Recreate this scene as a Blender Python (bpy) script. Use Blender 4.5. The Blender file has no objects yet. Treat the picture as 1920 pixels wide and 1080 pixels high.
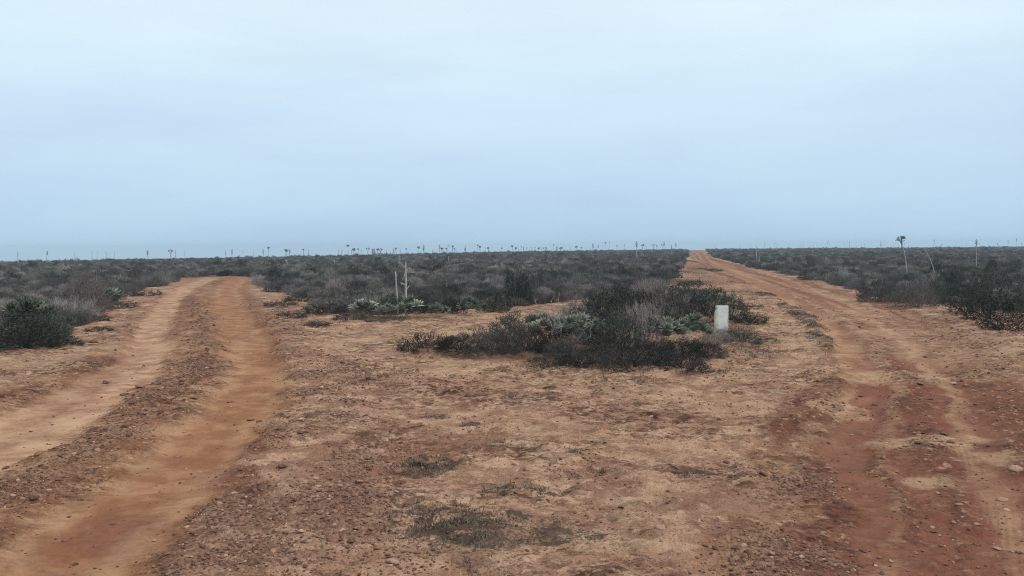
import bpy, math, random
import numpy as np
from mathutils import Vector, Matrix
R = math.radians
scn = bpy.context.scene
COL = scn.collection
random.seed(7)
rng = np.random.default_rng(11)

# ------------------------------------------------------------------ camera
CAMH = 1.9
FPX = 1600.0                      # focal length in photograph pixels (1920 wide)
PITCH = math.atan((540 - 465.5) / FPX)
ROLL = math.atan(0.0066)
fwd = Vector((0, math.cos(PITCH), -math.sin(PITCH)))
up0 = Vector((0, math.sin(PITCH), math.cos(PITCH)))
r0 = Vector((1, 0, 0))
right = r0 * math.cos(ROLL) - up0 * math.sin(ROLL)
up = r0 * math.sin(ROLL) + up0 * math.cos(ROLL)
cam = bpy.data.cameras.new('camera')
cam.sensor_width = 36.0
cam.lens = 36.0 * FPX / 1920.0
cam.clip_start = 0.05
cam.clip_end = 6000
camo = bpy.data.objects.new('camera', cam)
M = Matrix((right, up, -fwd)).transposed().to_4x4()
M.translation = (0, 0, CAMH)
camo.matrix_world = M
COL.objects.link(camo)
scn.camera = camo

# ------------------------------------------------------------------ sky
SUN_EL, SUN_AZ = R(38), R(108)     # azimuth measured from +Y towards +X
world = bpy.data.worlds.new('World')
scn.world = world
world.use_nodes = True
wt = world.node_tree
wt.nodes.clear()
def wn(t, **kw):
    n = wt.nodes.new(t)
    for k, v in kw.items(): setattr(n, k, v)
    return n
wo = wn('ShaderNodeOutputWorld')
bg = wn('ShaderNodeBackground')
sky = wn('ShaderNodeTexSky', sky_type='NISHITA', sun_disc=False, sun_elevation=SUN_EL, sun_rotation=SUN_AZ)
sky.dust_density = 4.0
tc = wn('ShaderNodeTexCoord')
sep = wn('ShaderNodeSeparateXYZ')
wt.links.new(tc.outputs['Generated'], sep.inputs[0])
ramp = wn('ShaderNodeValToRGB')
cr = ramp.color_ramp
stops = [(0.0, (0.50, 0.70, 0.90)), (0.02, (0.51, 0.705, 0.905)), (0.075, (0.575, 0.76, 0.95)),
         (0.15, (0.64, 0.815, 0.99)), (0.23, (0.74, 0.90, 1.02)), (0.30, (0.82, 0.97, 1.05)), (1.0, (0.86, 0.97, 1.04))]
while len(cr.elements) < len(stops): cr.elements.new(0.5)
for e, (p, c) in zip(cr.elements, stops):
    e.position = p; e.color = (*c, 1)
wt.links.new(sep.outputs['Z'], ramp.inputs[0])
mp = wn('ShaderNodeMapping'); mp.inputs['Scale'].default_value = (1.8, 1.8, 9.0)
wt.links.new(tc.outputs['Generated'], mp.inputs[0])
ns = wn('ShaderNodeTexNoise'); ns.inputs['Scale'].default_value = 1.3; ns.inputs['Detail'].default_value = 5
wt.links.new(mp.outputs[0], ns.inputs[0])
cl = wn('ShaderNodeValToRGB')
cl.color_ramp.elements[0].position = 0.32; cl.color_ramp.elements[0].color = (0.93, 0.935, 0.965, 1)
cl.color_ramp.elements[1].position = 0.68; cl.color_ramp.elements[1].color = (1.06, 1.075, 1.035, 1)
wt.links.new(ns.outputs[0], cl.inputs[0])
mul = wn('ShaderNodeMix', data_type='RGBA', blend_type='MULTIPLY'); mul.inputs[0].default_value = 1
wt.links.new(ramp.outputs[0], mul.inputs[6]); wt.links.new(cl.outputs[0], mul.inputs[7])
sc_ = wn('ShaderNodeVectorMath', operation='SCALE'); sc_.inputs[3].default_value = 10.0
wt.links.new(mul.outputs[2], sc_.inputs[0])
mx = wn('ShaderNodeMix', data_type='RGBA'); mx.inputs[0].default_value = 0.94   # overcast layer over the clear sky
wt.links.new(sky.outputs[0], mx.inputs[6]); wt.links.new(sc_.outputs[0], mx.inputs[7])
wt.links.new(mx.outputs[2], bg.inputs[0])
bg.inputs[1].default_value = 0.1
wt.links.new(bg.outputs[0], wo.inputs[0])

sun = bpy.data.lights.new('sun', 'SUN')
sun.energy = 1.5; sun.angle = R(11); sun.color = (1.0, 0.93, 0.85)
suno = bpy.data.objects.new('sun', sun)
d = Vector((math.sin(SUN_AZ) * math.cos(SUN_EL), math.cos(SUN_AZ) * math.cos(SUN_EL), math.sin(SUN_EL)))
suno.rotation_euler = d.to_track_quat('Z', 'Y').to_euler()
COL.objects.link(suno)
vs = scn.view_settings
vs.view_transform = 'Standard'; vs.look = 'None'; vs.gamma = 1; vs.exposure = 0.0
scn.cycles.use_denoising = True
scn.cycles.denoising_prefilter = 'NONE'
scn.cycles.filter_width = 1.05
scn.cycles.volume_bounces = 0
scn.cycles.max_bounces = 5

# ------------------------------------------------------------------ numpy noise
_perm = rng.permutation(256)
_perm = np.concatenate([_perm, _perm])
_ang = rng.random(256) * 2 * math.pi
_gx, _gy = np.cos(_ang), np.sin(_ang)
def perlin(x, y, seed=0):
    x = np.asarray(x, float) + seed * 17.13; y = np.asarray(y, float) + seed * 9.71
    xi = np.floor(x); yi = np.floor(y)
    fx = x - xi; fy = y - yi
    xi = xi.astype(np.int64) & 255; yi = yi.astype(np.int64) & 255
    u = fx * fx * (3 - 2 * fx); v = fy * fy * (3 - 2 * fy)
    def g(ix, iy, dx, dy):
        h = _perm[_perm[ix & 255] + (iy & 255)]
        return _gx[h] * dx + _gy[h] * dy
    a = g(xi, yi, fx, fy); b = g(xi + 1, yi, fx - 1, fy)
    c = g(xi, yi + 1, fx, fy - 1); e = g(xi + 1, yi + 1, fx - 1, fy - 1)
    return ((a + (b - a) * u) * (1 - v) + (c + (e - c) * u) * v) * 1.5
def sm(a, b, x):
    t = np.clip((x - a) / (b - a), 0, 1)
    return t * t * (3 - 2 * t)

# ------------------------------------------------------------------ land form
def project(x, y, z):
    vz = z - CAMH
    cx = x * right.x + y * right.y + vz * right.z
    cy = x * up.x + y * up.y + vz * up.z
    cz = x * fwd.x + y * fwd.y + vz * fwd.z
    ok = cz > 0.3
    c = np.where(ok, cz, 0.3)
    return 960 + FPX * cx / c, 540 - FPX * cy / c, c, ok
AZK = [-180, -60, -31, -20, -10, 0, 8, 15, 31, 60, 180]
DCK = [160, 160, 165, 180, 210, 280, 330, 380, 430, 430, 160]
ZCK = [-0.3, -0.3, -0.28, -0.18, 0.0, 0.36, 0.50, 0.55, 0.62, 0.6, -0.3]
def crest(x, y):
    az = np.degrees(np.arctan2(x, y))
    return np.interp(az, AZK, DCK), np.interp(az, AZK, ZCK)
def zmacro(x, y):
    x = np.asarray(x, float); y = np.asarray(y, float)
    D = np.hypot(x, y)
    dc, zc = crest(x, y)
    rise = zc * sm(25, 1, 0) * 0 + zc * sm(0, 1, (D - 30) / (dc - 30))
    fall = -np.maximum(D - dc - 15, 0) * 0.012
    und = perlin(x / 26, y / 26, 3) * 0.10 * sm(22, 60, D) + perlin(x / 60, y / 60, 5) * 0.12 * sm(60, 140, D)
    return rise + fall + und
def extrap(py, ks, vs_):
    ks = np.asarray(ks, float); vs_ = np.asarray(vs_, float)
    r = np.interp(py, ks, vs_)
    s = (vs_[-1] - vs_[-2]) / (ks[-1] - ks[-2])
    return np.where(py > ks[-1], vs_[-1] + (py - ks[-1]) * s, r)
# plan of the tracks and of the scrub edge
RL = ([470, 476, 484, 492, 500, 510, 520, 540, 560, 580, 600, 640, 680, 740, 800, 850, 900, 960, 1080],
      [1291, 1290, 1296, 1308, 1320, 1336, 1360, 1420, 1465, 1500, 1530, 1562, 1560, 1560, 1500, 1450, 1430, 1395, 1320])
RR = ([470, 476, 484, 490, 496, 504, 520, 540, 560, 580, 600, 640, 700, 760, 1080],
      [1318, 1326, 1342, 1366, 1390, 1420, 1492, 1560, 1640, 1700, 1765, 1850, 1950, 2060, 2650])
LL = ([518, 519, 521, 525, 532, 540, 560, 580, 600, 640, 690, 740, 1080], [430, 395, 372, 350, 334, 318, 290, 268, 250, 215, 120, 0, -800])
LR = ([518, 519, 521, 525, 532, 545, 560, 600, 640, 700, 760, 860, 960, 1080], [432, 455, 470, 486, 480, 470, 482, 515, 545, 560, 545, 480, 400, 300])
SCRUB = ([-400, 0, 60, 115, 150, 200, 240, 330, 348, 372, 400, 430, 455, 472, 488, 500, 560, 620, 700, 830, 960, 1050, 1150, 1200, 1250, 1265, 1280, 1288, 1292, 1322, 1330, 1345, 1370, 1392, 1420, 1440, 1510, 1600, 1654, 1700, 1800, 1920, 2300],
         [690, 662, 655, 636, 605, 577, 552, 532, 524, 520, 518, 517, 518, 520, 525, 538, 558, 583, 592, 592, 580, 568, 560, 547, 533, 512, 496, 480, 466, 466, 476, 484, 490, 495, 503, 508, 521, 542, 556, 565, 578, 589, 620])
ISL_F = ([745, 760, 860, 960, 1060, 1120, 1200, 1300, 1360, 1400, 1440], [655, 662, 668, 668, 676, 690, 704, 704, 690, 660, 620])
ISL_B = ([745, 800, 900, 1000, 1100, 1150, 1300, 1400, 1440], [652, 645, 632, 612, 600, 590, 590, 592, 605])
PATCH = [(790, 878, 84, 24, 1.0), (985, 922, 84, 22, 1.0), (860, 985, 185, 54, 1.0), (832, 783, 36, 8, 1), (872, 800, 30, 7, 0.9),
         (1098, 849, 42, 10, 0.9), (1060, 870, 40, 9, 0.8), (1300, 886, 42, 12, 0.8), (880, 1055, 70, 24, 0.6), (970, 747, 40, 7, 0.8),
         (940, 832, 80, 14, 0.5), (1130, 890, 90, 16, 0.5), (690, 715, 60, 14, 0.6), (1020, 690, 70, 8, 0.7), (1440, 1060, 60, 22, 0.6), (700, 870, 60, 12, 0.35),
         (1400, 640, 70, 40, 0.6), (1180, 715, 120, 12, 0.5), (1050, 745, 60, 6, 0.5), (1478, 575, 20, 10, 1), (1500, 592, 22, 14, 1), (1522, 612, 20, 16, 1), (1540, 636, 18, 20, 1), (1548, 655, 16, 12, .8), (1440, 552, 30, 5, .7), (1390, 528, 34, 4, .6), (1440, 640, 40, 10, .7), (1420, 670, 60, 8, .6), (1340, 700, 90, 8, .7), (1200, 760, 60, 6, 0.4),  # entries down the right-hand track's left bank paint the bank's shade
         (560, 590, 60, 10, 0.6), (600, 612, 80, 8, 0.5), (1340, 560, 80, 14, 0.5), (1290, 530, 60, 8, 0.5), (1330, 505, 34, 5, 0.7), (1300, 512, 40, 10, .6), (1290, 530, 60, 12, .5), (1350, 548, 70, 8, .5), (1300, 490, 16, 4, .6)]  # entries beside the far right-hand track paint shrub shade on the sand
RED = [(1500, 790, 70, 60, 1.0), (1580, 720, 60, 22, 0.8), (470, 835, 50, 22, 0.9), (1780, 700, 130, 60, 0.55), (1700, 820, 130, 50, 0.9), (1840, 900, 140, 70, 0.95), (1650, 930, 110, 50, .6), (1750, 990, 160, 60, .7), (1720, 760, 150, 30, .7), (1840, 780, 100, 30, .7), (330, 760, 60, 30, .6), (250, 1000, 90, 50, .5), (430, 900, 60, 40, .7), (380, 690, 30, 30, .6), (1310, 500, 34, 12, .6), (1320, 530, 60, 16, .5),
       (170, 690, 70, 26, 0.7), (800, 840, 160, 10, 0.6), (700, 880, 90, 24, 0.5), (900, 725, 110, 20, 0.5), (1180, 790, 140, 18, 0.5), (1350, 970, 110, 60, 0.5), (1560, 655, 40, 14, .5), (1690, 600, 60, 14, .5),
       (60, 745, 80, 20, 0.5), (620, 880, 60, 60, 0.4), (1450, 545, 70, 12, .5), (1620, 1020, 120, 30, 0.4), (60, 1010, 90, 40, 0.3), (1850, 1030, 120, 50, .4)]
PALE = [(900, 640, 260, 22, .8), (820, 690, 200, 16, .6), (1000, 720, 260, 14, .6), (1100, 830, 200, 40, .45), (1640, 650, 140, 18, .4), (1780, 650, 150, 24, .5), (150, 650, 120, 20, .6), (60, 690, 120, 22, .7), (640, 640, 90, 20, .6), (1420, 600, 60, 20, .6), (1400, 690, 110, 26, .6), (1350, 760, 130, 30, .5), (950, 1010, 240, 40, .35), (350, 545, 60, 12, .4), (1330, 545, 60, 12, .3), (60, 800, 150, 40, 0.65), (180, 740, 90, 26, 0.4), (1560, 762, 60, 14, 0.9), (1760, 820, 130, 14, 0.9), (1740, 893, 90, 14, 0.7), (1660, 700, 160, 12, 0.7),
        (1880, 850, 90, 14, .6), (1860, 700, 90, 14, .6), (1850, 660, 130, 30, .6), (1600, 590, 70, 18, .4), (820, 615, 150, 16, .6), (1500, 640, 40, 30, .7),
        (1150, 960, 130, 24, .4), (850, 700, 150, 16, .4), (1200, 735, 160, 14, .5), (1700, 620, 120, 14, .5), (950, 595, 120, 8, .6), (1080, 1020, 120, 30, .35), (1300, 840, 120, 30, .3), (300, 650, 40, 30, .6)]
def blobs(px, py, L, wob):
    m = np.zeros_like(px)
    for (cx, cy, a, b, s) in L:
        q = ((px - cx) / a) ** 2 + ((py - cy) / b) ** 2
        m = np.maximum(m, s * sm(1.35, 0.25, q + wob))
    return m
def band(px, py, cz, ks, xs, ws, edge=0.35):
    xc = extrap(py, ks, xs); w = extrap(py, ks, ws)
    u = np.abs(px - xc) / np.maximum(w, 1)
    f = sm(ks[0] - 3, ks[0] + 3, py)
    return sm(1 + edge, 1 - edge, u) * f, (px - xc) * cz / FPX, w * cz / FPX
def field(x, y):
    """every mask and the ground height at world points"""
    x = np.asarray(x, float); y = np.asarray(y, float)
    zm = zmacro(x, y)
    px, py, cz, ok = project(x, y, zm)
    D = np.hypot(x, y)
    wob = (perlin(x / 1.7, y / 1.7, 1) * 0.34 + perlin(x / 0.5, y / 0.5, 2) * 0.20 + perlin(x / 0.17, y / 0.17, 12) * 0.08)
    pw = px + wob * FPX / cz * sm(200, 60, D)
    near = ok & (D < 700)
    F = {}
    okf = near.astype(float)
    pr = px + wob * 0.45 * FPX / cz * sm(200, 60, D)
    def region(L_, R_, top):
        xl = extrap(py, *L_); xr = extrap(py, *R_)
        e = 0.16 * FPX / cz + 1
        return sm(-e, e, pw - xl) * sm(-e, e, xr - pw) * sm(top - 1, top + 1, py) * okf
    rr = region(RL, RR, 468)
    lr = region(LL, LR, 517)
    # the left track turns left behind the scrub and runs on out of sight
    lane = sm(0, 0.6, y - 52.5) * sm(0, 0.6, 59.5 - y) * sm(-19.0, -20.5, x) * okf
    lr = np.maximum(lr, lane)
    r1, t1, w1 = band(pr, py, cz, [522, 540, 560, 600, 640, 680, 720, 760, 800, 860, 1080], [392, 350, 320, 295, 283, 262, 205, 130, 50, -60, -500], [16, 18, 22, 28, 34, 48, 70, 90, 105, 120, 200])
    r2, t2, w2 = band(pr, py, cz, [522, 540, 560, 600, 640, 680, 720, 760, 800, 860, 920, 1000, 1080], [450, 430, 425, 440, 465, 480, 475, 450, 410, 345, 280, 190, 110], [16, 22, 26, 34, 44, 50, 60, 72, 84, 104, 124, 145, 165])
    rg, t3, w3 = band(pw, py, cz, [530, 560, 600, 640, 680, 720, 760, 800, 860, 920, 1000, 1080], [385, 365, 375, 388, 378, 345, 290, 235, 130, 30, -100, -240], [5, 8, 12, 18, 28, 34, 38, 42, 56, 74, 100, 120], 0.95)
    rb, t4, w4 = band(pw, py, cz, [545, 600, 640, 680, 720, 760, 800, 860, 920, 1000, 1080], [490, 525, 555, 590, 610, 605, 600, 590, 560, 520, 500], [8, 16, 26, 44, 60, 72, 84, 100, 120, 150, 180], 0.98)
    q1, t5, w5 = band(pr, py, cz, [490, 520, 560, 600, 640, 680, 740, 800, 850, 900, 960, 1080], [1335, 1400, 1482, 1545, 1586, 1606, 1612, 1595, 1590, 1605, 1635, 1665], [10, 14, 20, 24, 26, 30, 36, 42, 46, 46, 44, 50], 0.5)
    q2, t6, w6 = band(pr, py, cz, [490, 520, 560, 600, 640, 700, 760, 850, 960, 1080], [1380, 1455, 1560, 1640, 1690, 1755, 1790, 1850, 1870, 1880], [12, 16, 24, 28, 32, 40, 44, 52, 60, 70], 0.5)
    q3, t7, w7 = band(pr, py, cz, [700, 760, 850, 960, 1080], [1640, 1650, 1690, 1740, 1750], [26, 30, 34, 40, 46], 0.5)
    g2, t8, w8 = band(pw, py, cz, [840, 900, 960, 1080], [1520, 1500, 1440, 1400], [70, 80, 90, 130], 0.8)
    bk, t9, w9 = band(pw, py, cz, [560, 600, 640, 680, 740, 800, 850, 900], [1478, 1512, 1545, 1540, 1545, 1478, 1425, 1400], [8, 12, 14, 14, 22, 26, 24, 20], 0.6)
    for n in (r1, r2, rg, rb, q1, q2, q3, g2, bk): n *= okf
    F['road'] = np.maximum(rr, lr); F['rr'] = rr; F['lr'] = lr
    ul = (pr - extrap(py, *RL)) / np.maximum(extrap(py, *RR) - extrap(py, *RL), 8)
    st = np.clip(perlin(ul * 9 + 3, D / 30, 71) * 1.6 + perlin(ul * 21, D / 18, 72) * 0.8, -1, 1) * rr
    ull = (pr - extrap(py, *LL)) / np.maximum(extrap(py, *LR) - extrap(py, *LL), 8)
    stl = np.clip(perlin(ull * 10 + 5, D / 20, 73) * 1.6, -1, 1) * lr
    F['smooth'] = np.clip(r1 * 0.85 + r2 * 0.9 + q1 * 0.65 + q2 * 0.6 + q3 * 0.55 + rr * 0.15, 0, 1)
    F['orange'] = np.clip(0.45 * r2 + 0.75 * lr * (1 - 0.55 * r1) + 0.30 * q1 + 0.35 * rr + 0.2 * st, 0, 1)
    F['pale'] = np.clip(np.maximum(blobs(pw, py, PALE, wob) * okf, np.maximum(r1 * 0.30, np.maximum(st * 0.5, stl * 0.35))), 0, 1)
    F['red'] = np.clip(np.maximum(blobs(pw, py, RED, wob) * okf, (0.68 - 0.50 * st) * rr * (1 - 0.5 * q1) + np.clip(-stl, 0, 1) * 0.5 * (1 - r2)) - 0.2 * F['pale'] + 0.30 * rr * sm(640, 760, py) + 0.25 * r2 * sm(700, 900, py) * np.clip(.4 + perlin(x / .6, y / 1.6, 55), 0, 1), 0, 1)
    sc = np.interp(pw, *SCRUB)
    scrub = sm(-1.5, 1.5, sc - py + (wob * 14 + perlin(x / 4, y / 4, 17) * 9) * sm(12, 26, sc - 478)) * okf * (1 - sm(0.05, 0.3, lane))
    scrub = np.where(ok, scrub, 0.0)
    isl = sm(-3, 3, np.interp(pw, *ISL_F) - py) * sm(-3, 3, py - np.interp(pw, *ISL_B)) * sm(742, 752, pw) * sm(1440, 1420, pw) * okf
    F['scrub'] = scrub; F['island'] = isl
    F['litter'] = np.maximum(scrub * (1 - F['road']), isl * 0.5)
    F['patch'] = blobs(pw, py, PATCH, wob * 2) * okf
    far = sm(60, 15, D)
    cg = np.clip(0.55 + 1.1 * perlin(x / 0.8, y / 0.8, 14), 0, 1.3)
    grav = np.clip(rg * 0.95 * (0.5 + 0.5 * cg) + rb * 0.75 * cg + g2 * 0.6 * cg + 0.13 * (1 - F['smooth']) * cg * 1.5 + 0.16 * rr * (1 - q1) * cg + 0.35 * blobs(px, py, [(620, 1000, 260, 120, 1), (720, 710, 90, 26, 1), (1520, 1050, 160, 50, 1), (1640, 760, 90, 16, 1), (1870, 620, 120, 30, 1)], wob) * okf, 0, 1)
    F['gravel'] = grav * (1 - 0.8 * scrub)
    # relief: ruts, berms, hummocks
    rough = (1 - 0.70 * F['smooth']) * (1 - .7 * bk * sm(700, 640, py))
    hz = -0.045 * r1 - 0.06 * r2 + 0.022 * rg + 0.035 * rb - 0.020 * q1 - 0.03 * q2 - 0.02 * q3
    hz += -0.04 * rr + (0.02 + 0.04 * sm(700, 640, py)) * bk * sm(900, 700, py) + 0.06 * isl
    hz += (perlin(x / 1.7, y / 1.7, 4) * 0.035) * sm(70, 20, D)
    hz += (perlin(x / 0.55, y / 0.45, 6) * 0.030 + np.abs(perlin(x / 0.34, y / 0.20, 7)) * 0.045) * rough * sm(60, 25, D)
    hz += (perlin(x / 0.14, y / 0.09, 8) * 0.020 + perlin(x / 0.05, y / 0.05, 9) * 0.008) * rough * sm(34, 14, D)
    # tyre lugs pressed in the right-hand track
    tr = q2 * sm(690, 760, py) * sm(14, 8, D)
    hz += 0.008 * np.clip(st + stl, -1, 1) * sm(60, 20, D)
    t6 = (px - extrap(py, [490, 520, 560, 600, 640, 700, 760, 850, 960, 1080], [1380, 1455, 1560, 1640, 1690, 1755, 1790, 1850, 1870, 1880])) * cz / FPX
    t7 = t6
    tr = tr * np.clip(.5 + 1.5 * perlin(x / .9, y / 1.5, 77), 0, 1)
    hz += tr * 0.0030 * np.sin(t6 * 2 * math.pi / 0.055)
    tr3 = q3 * sm(22, 14, D)
    tr3 = tr3 * np.clip(.4 + 1.5 * perlin(x / .9, y / 1.5, 78), 0, 1)
    hz += tr3 * 0.0025 * np.sin(t7 * 2 * math.pi / 0.07)
    F['tread'] = np.clip((tr * (np.sin(t6 * 2 * math.pi / 0.055) * 0.5 + 0.5)) + tr3 * 0.7 * (np.sin(t7 * 2 * math.pi / 0.07) * 0.5 + 0.5), 0, 1)
    # shallow washboard on the left track
    hz += lr * r1 * 0.004 * np.sin(y * 2 * math.pi / 0.7)
    F['z'] = zm + hz
    F['px'], F['py'], F['D'], F['ok'] = px, py, D, ok
    return F
def gz(x, y): return float(field(np.array([x]), np.array([y]))['z'][0])
def unproject(px, py):
    """photograph pixel of a point on the ground -> its place on the land"""
    dv = fwd + right * ((px - 960) / FPX) + up * ((540 - py) / FPX)
    z = 0.0; p = None
    for _ in range(6):
        t = (z - CAMH) / dv.z
        if t < 0: t = 400
        p = dv * t
        z = float(zmacro(np.array([p.x]), np.array([p.y]))[0])
    return p.x, p.y
def yh(px): return 465.5 + (960 - px) * 0.0066

# ------------------------------------------------------------------ tagging and mesh helpers
def tag(o, label=None, cat=None, group=None, kind=None):
    if label: o['label'] = label
    if cat: o['category'] = cat
    if group: o['group'] = group
    if kind: o['kind'] = kind
    return o
def link(name, me, parent=None):
    o = bpy.data.objects.new(name, me)
    COL.objects.link(o)
    if parent: o.parent = parent
    return o
def npmesh(name, V, F4, mats, mi=None, smooth=True, attrs=None):
    """V (n,3), F4 (m,k) all faces with k corners"""
    me = bpy.data.meshes.new(name)
    V = np.asarray(V, np.float32); F4 = np.asarray(F4, np.int32)
    k = F4.shape[1]; m = len(F4)
    me.vertices.add(len(V)); me.vertices.foreach_set('co', V.ravel())
    me.loops.add(m * k); me.loops.foreach_set('vertex_index', F4.ravel())
    me.polygons.add(m); me.polygons.foreach_set('loop_start', np.arange(0, m * k, k, dtype=np.int32))
    if mi is not None: me.polygons.foreach_set('material_index', np.asarray(mi, np.int32))
    me.polygons.foreach_set('use_smooth', np.full(m, smooth))
    for a in mats: me.materials.append(a)
    if attrs:
        for n, arr in attrs.items():
            at = me.attributes.new(n, 'FLOAT_COLOR', 'POINT')
            at.data.foreach_set('color', np.asarray(arr, np.float32).ravel())
    me.update(calc_edges=True)
    return me

# ------------------------------------------------------------------ materials
class NT:
    def __init__(s, name, rough=0.9, spec=0.15):
        s.m = bpy.data.materials.new(name); s.m.use_nodes = True
        s.t = s.m.node_tree; s.b = s.t.nodes['Principled BSDF']
        s.b.inputs['Roughness'].default_value = rough
        s.b.inputs['Specular IOR Level'].default_value = spec
    def n(s, t, inp=None, **kw):
        n = s.t.nodes.new(t)
        for k, v in kw.items(): setattr(n, k, v)
        for k, v in (inp or {}).items():
            if hasattr(v, 'is_linked') or isinstance(v, bpy.types.NodeSocket): s.t.links.new(v, n.inputs[k])
            else: n.inputs[k].default_value = v
        return n
    def mix(s, f, a, b, bt='MIX'):
        n = s.t.nodes.new('ShaderNodeMix'); n.data_type = 'RGBA'; n.blend_type = bt
        for i, v in ((0, f), (6, a), (7, b)):
            if isinstance(v, bpy.types.NodeSocket): s.t.links.new(v, n.inputs[i])
            elif i == 0: n.inputs[0].default_value = v
            else: n.inputs[i].default_value = (*v, 1) if len(v) == 3 else v
        return n.outputs[2]
    def math(s, op, a, b=0.0, clamp=False):
        n = s.t.nodes.new('ShaderNodeMath'); n.operation = op; n.use_clamp = clamp
        for i, v in ((0, a), (1, b)):
            if isinstance(v, bpy.types.NodeSocket): s.t.links.new(v, n.inputs[i])
            else: n.inputs[i].default_value = v
        return n.outputs[0]
    def noise(s, vec, scale, detail=4, rough=0.6):
        return s.n('ShaderNodeTexNoise', {'Vector': vec, 'Scale': scale, 'Detail': detail, 'Roughness': rough}).outputs[0]
    def ramp(s, f, a, b):
        n = s.n('ShaderNodeMapRange', {0: f, 1: a, 2: b, 3: 0.0, 4: 1.0}, interpolation_type='SMOOTHSTEP')
        return n.outputs[0]
    def out(s, c, h=None, dist=0.01, strength=1.0):
        s.t.links.new(c, s.b.inputs['Base Color'])
        if h is not None:
            bp = s.n('ShaderNodeBump', {'Height': h, 'Distance': dist, 'Strength': strength})
            s.t.links.new(bp.outputs[0], s.b.inputs['Normal'])
        return s.m
def ground_material():
    g = NT('desert_dirt', 0.95, 0.08)
    P = g.n('ShaderNodeTexCoord').outputs['Object']
    def at(nm):
        a = g.n('ShaderNodeAttribute', attribute_name=nm)
        sp = g.n('ShaderNodeSeparateColor', {0: a.outputs['Color']})
        return sp.outputs[0], sp.outputs[1], sp.outputs[2], a.outputs['Alpha']
    smooth, orange, pale, red = at('wear')
    grav, dark, litter, road = at('cover')
    nl = g.noise(P, 0.45, 4); nm = g.noise(P, 2.1, 5, 0.65); nf = g.noise(P, 9, 5, 0.7); nff = g.noise(P, 42, 4, 0.7)
    # noise for the painted clod shadows: flattened cells
    mpn = g.n('ShaderNodeMapping', {0: P, 3: (0.62, 1.15, 1.0)})
    ncr = g.noise(mpn.outputs[0], 5.0, 6, 0.72)
    vo = g.n('ShaderNodeTexVoronoi', {'Vector': P, 'Scale': 26.0, 'Randomness': 1.0})
    nc2 = g.noise(mpn.outputs[0], 13.0, 5, 0.7)
    rose = g.noise(P, 0.8, 4, 0.6)
    c = g.mix(g.ramp(nl, 0.35, 0.65), (0.320, 0.205, 0.145), (0.235, 0.142, 0.102))
    c = g.mix(g.math('MULTIPLY', g.ramp(nm, 0.44, 0.62), 0.75), c, (0.50, 0.365, 0.270))
    c = g.mix(g.math('MULTIPLY', g.ramp(rose, 0.52, 0.66), 0.45), c, (0.27, 0.150, 0.115))
    c = g.mix(g.math('MULTIPLY', orange, 0.8), c, g.mix(g.ramp(nm, 0.40, 0.62), (0.185, 0.088, 0.042), (0.250, 0.130, 0.066)))
    rd = g.math('MULTIPLY', red, g.math('ADD', g.math('MULTIPLY', nm, 1.3), 0.25), True)
    c = g.mix(rd, c, (0.150, 0.066, 0.045))
    pl = g.math('MULTIPLY', pale, g.ramp(g.math('ADD', nm, g.math('MULTIPLY', nf, 0.5)), 0.50, 0.85), True)
    c = g.mix(g.math('MULTIPLY', pl, 0.9), c, (0.400, 0.295, 0.200))
    rgh = g.math('SUBTRACT', 1.0, smooth, True)
    reg = g.math('ADD', g.math('MULTIPLY', g.ramp(g.noise(P, 0.6, 3), 0.38, 0.64), 0.85), 0.12)
    # clod shadows put into the colour as dark brown dashes, then pale flecks
    c = g.mix(g.math('MULTIPLY', g.math('MULTIPLY', g.ramp(ncr, 0.475, 0.575), g.math('ADD', g.math('MULTIPLY', rgh, .9), .1)), g.math('MULTIPLY', reg, 0.85)), c, (0.070, 0.036, 0.026))
    c = g.mix(g.math('MULTIPLY', g.math('MULTIPLY', g.ramp(nc2, 0.50, 0.58), g.math('ADD', g.math('MULTIPLY', rgh, .8), .12)), g.math('MULTIPLY', reg, 0.85)), c, (0.032, 0.018, 0.014))
    c = g.mix(g.math('MULTIPLY', g.math('MULTIPLY', g.ramp(nf, 0.54, 0.68), rgh), 0.6), c, (0.52, 0.375, 0.275))
    c = g.mix(g.math('MULTIPLY', g.ramp(nff, 0.54, 0.70), g.math('ADD', g.math('MULTIPLY', rgh, 0.5), 0.28)), c, (0.08, 0.044, 0.032))
    gm = g.math('MULTIPLY', g.ramp(g.math('ADD', grav, g.math('MULTIPLY', g.math('SUBTRACT', nf, 0.5), 1.6)), 0.35, 0.95), 0.55)
    cell = g.mix(g.n('ShaderNodeSeparateColor', {0: vo.outputs['Color']}).outputs[0], (0.070, 0.042, 0.035), (0.32, 0.21, 0.16))
    c = g.mix(gm, c, cell)
    c = g.mix(1.0, c, (1.40, 1.19, 1.06), 'MULTIPLY')
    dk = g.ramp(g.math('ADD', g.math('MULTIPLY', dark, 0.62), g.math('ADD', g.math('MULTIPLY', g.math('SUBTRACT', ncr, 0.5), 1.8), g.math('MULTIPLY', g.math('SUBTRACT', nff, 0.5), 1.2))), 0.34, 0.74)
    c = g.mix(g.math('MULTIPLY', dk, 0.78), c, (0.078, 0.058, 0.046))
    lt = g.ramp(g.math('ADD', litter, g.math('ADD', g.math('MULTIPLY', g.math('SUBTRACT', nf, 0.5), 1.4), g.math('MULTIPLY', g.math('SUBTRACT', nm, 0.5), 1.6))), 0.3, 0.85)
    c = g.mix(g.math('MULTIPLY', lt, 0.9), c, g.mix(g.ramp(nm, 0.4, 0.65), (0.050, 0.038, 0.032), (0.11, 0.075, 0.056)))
    h = g.math('ADD', g.math('MULTIPLY', nff, 0.55), g.math('MULTIPLY', nf, 0.9))
    h = g.math('ADD', h, g.math('MULTIPLY', vo.outputs['Distance'], g.math('MULTIPLY', grav, -0.9)))
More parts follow.
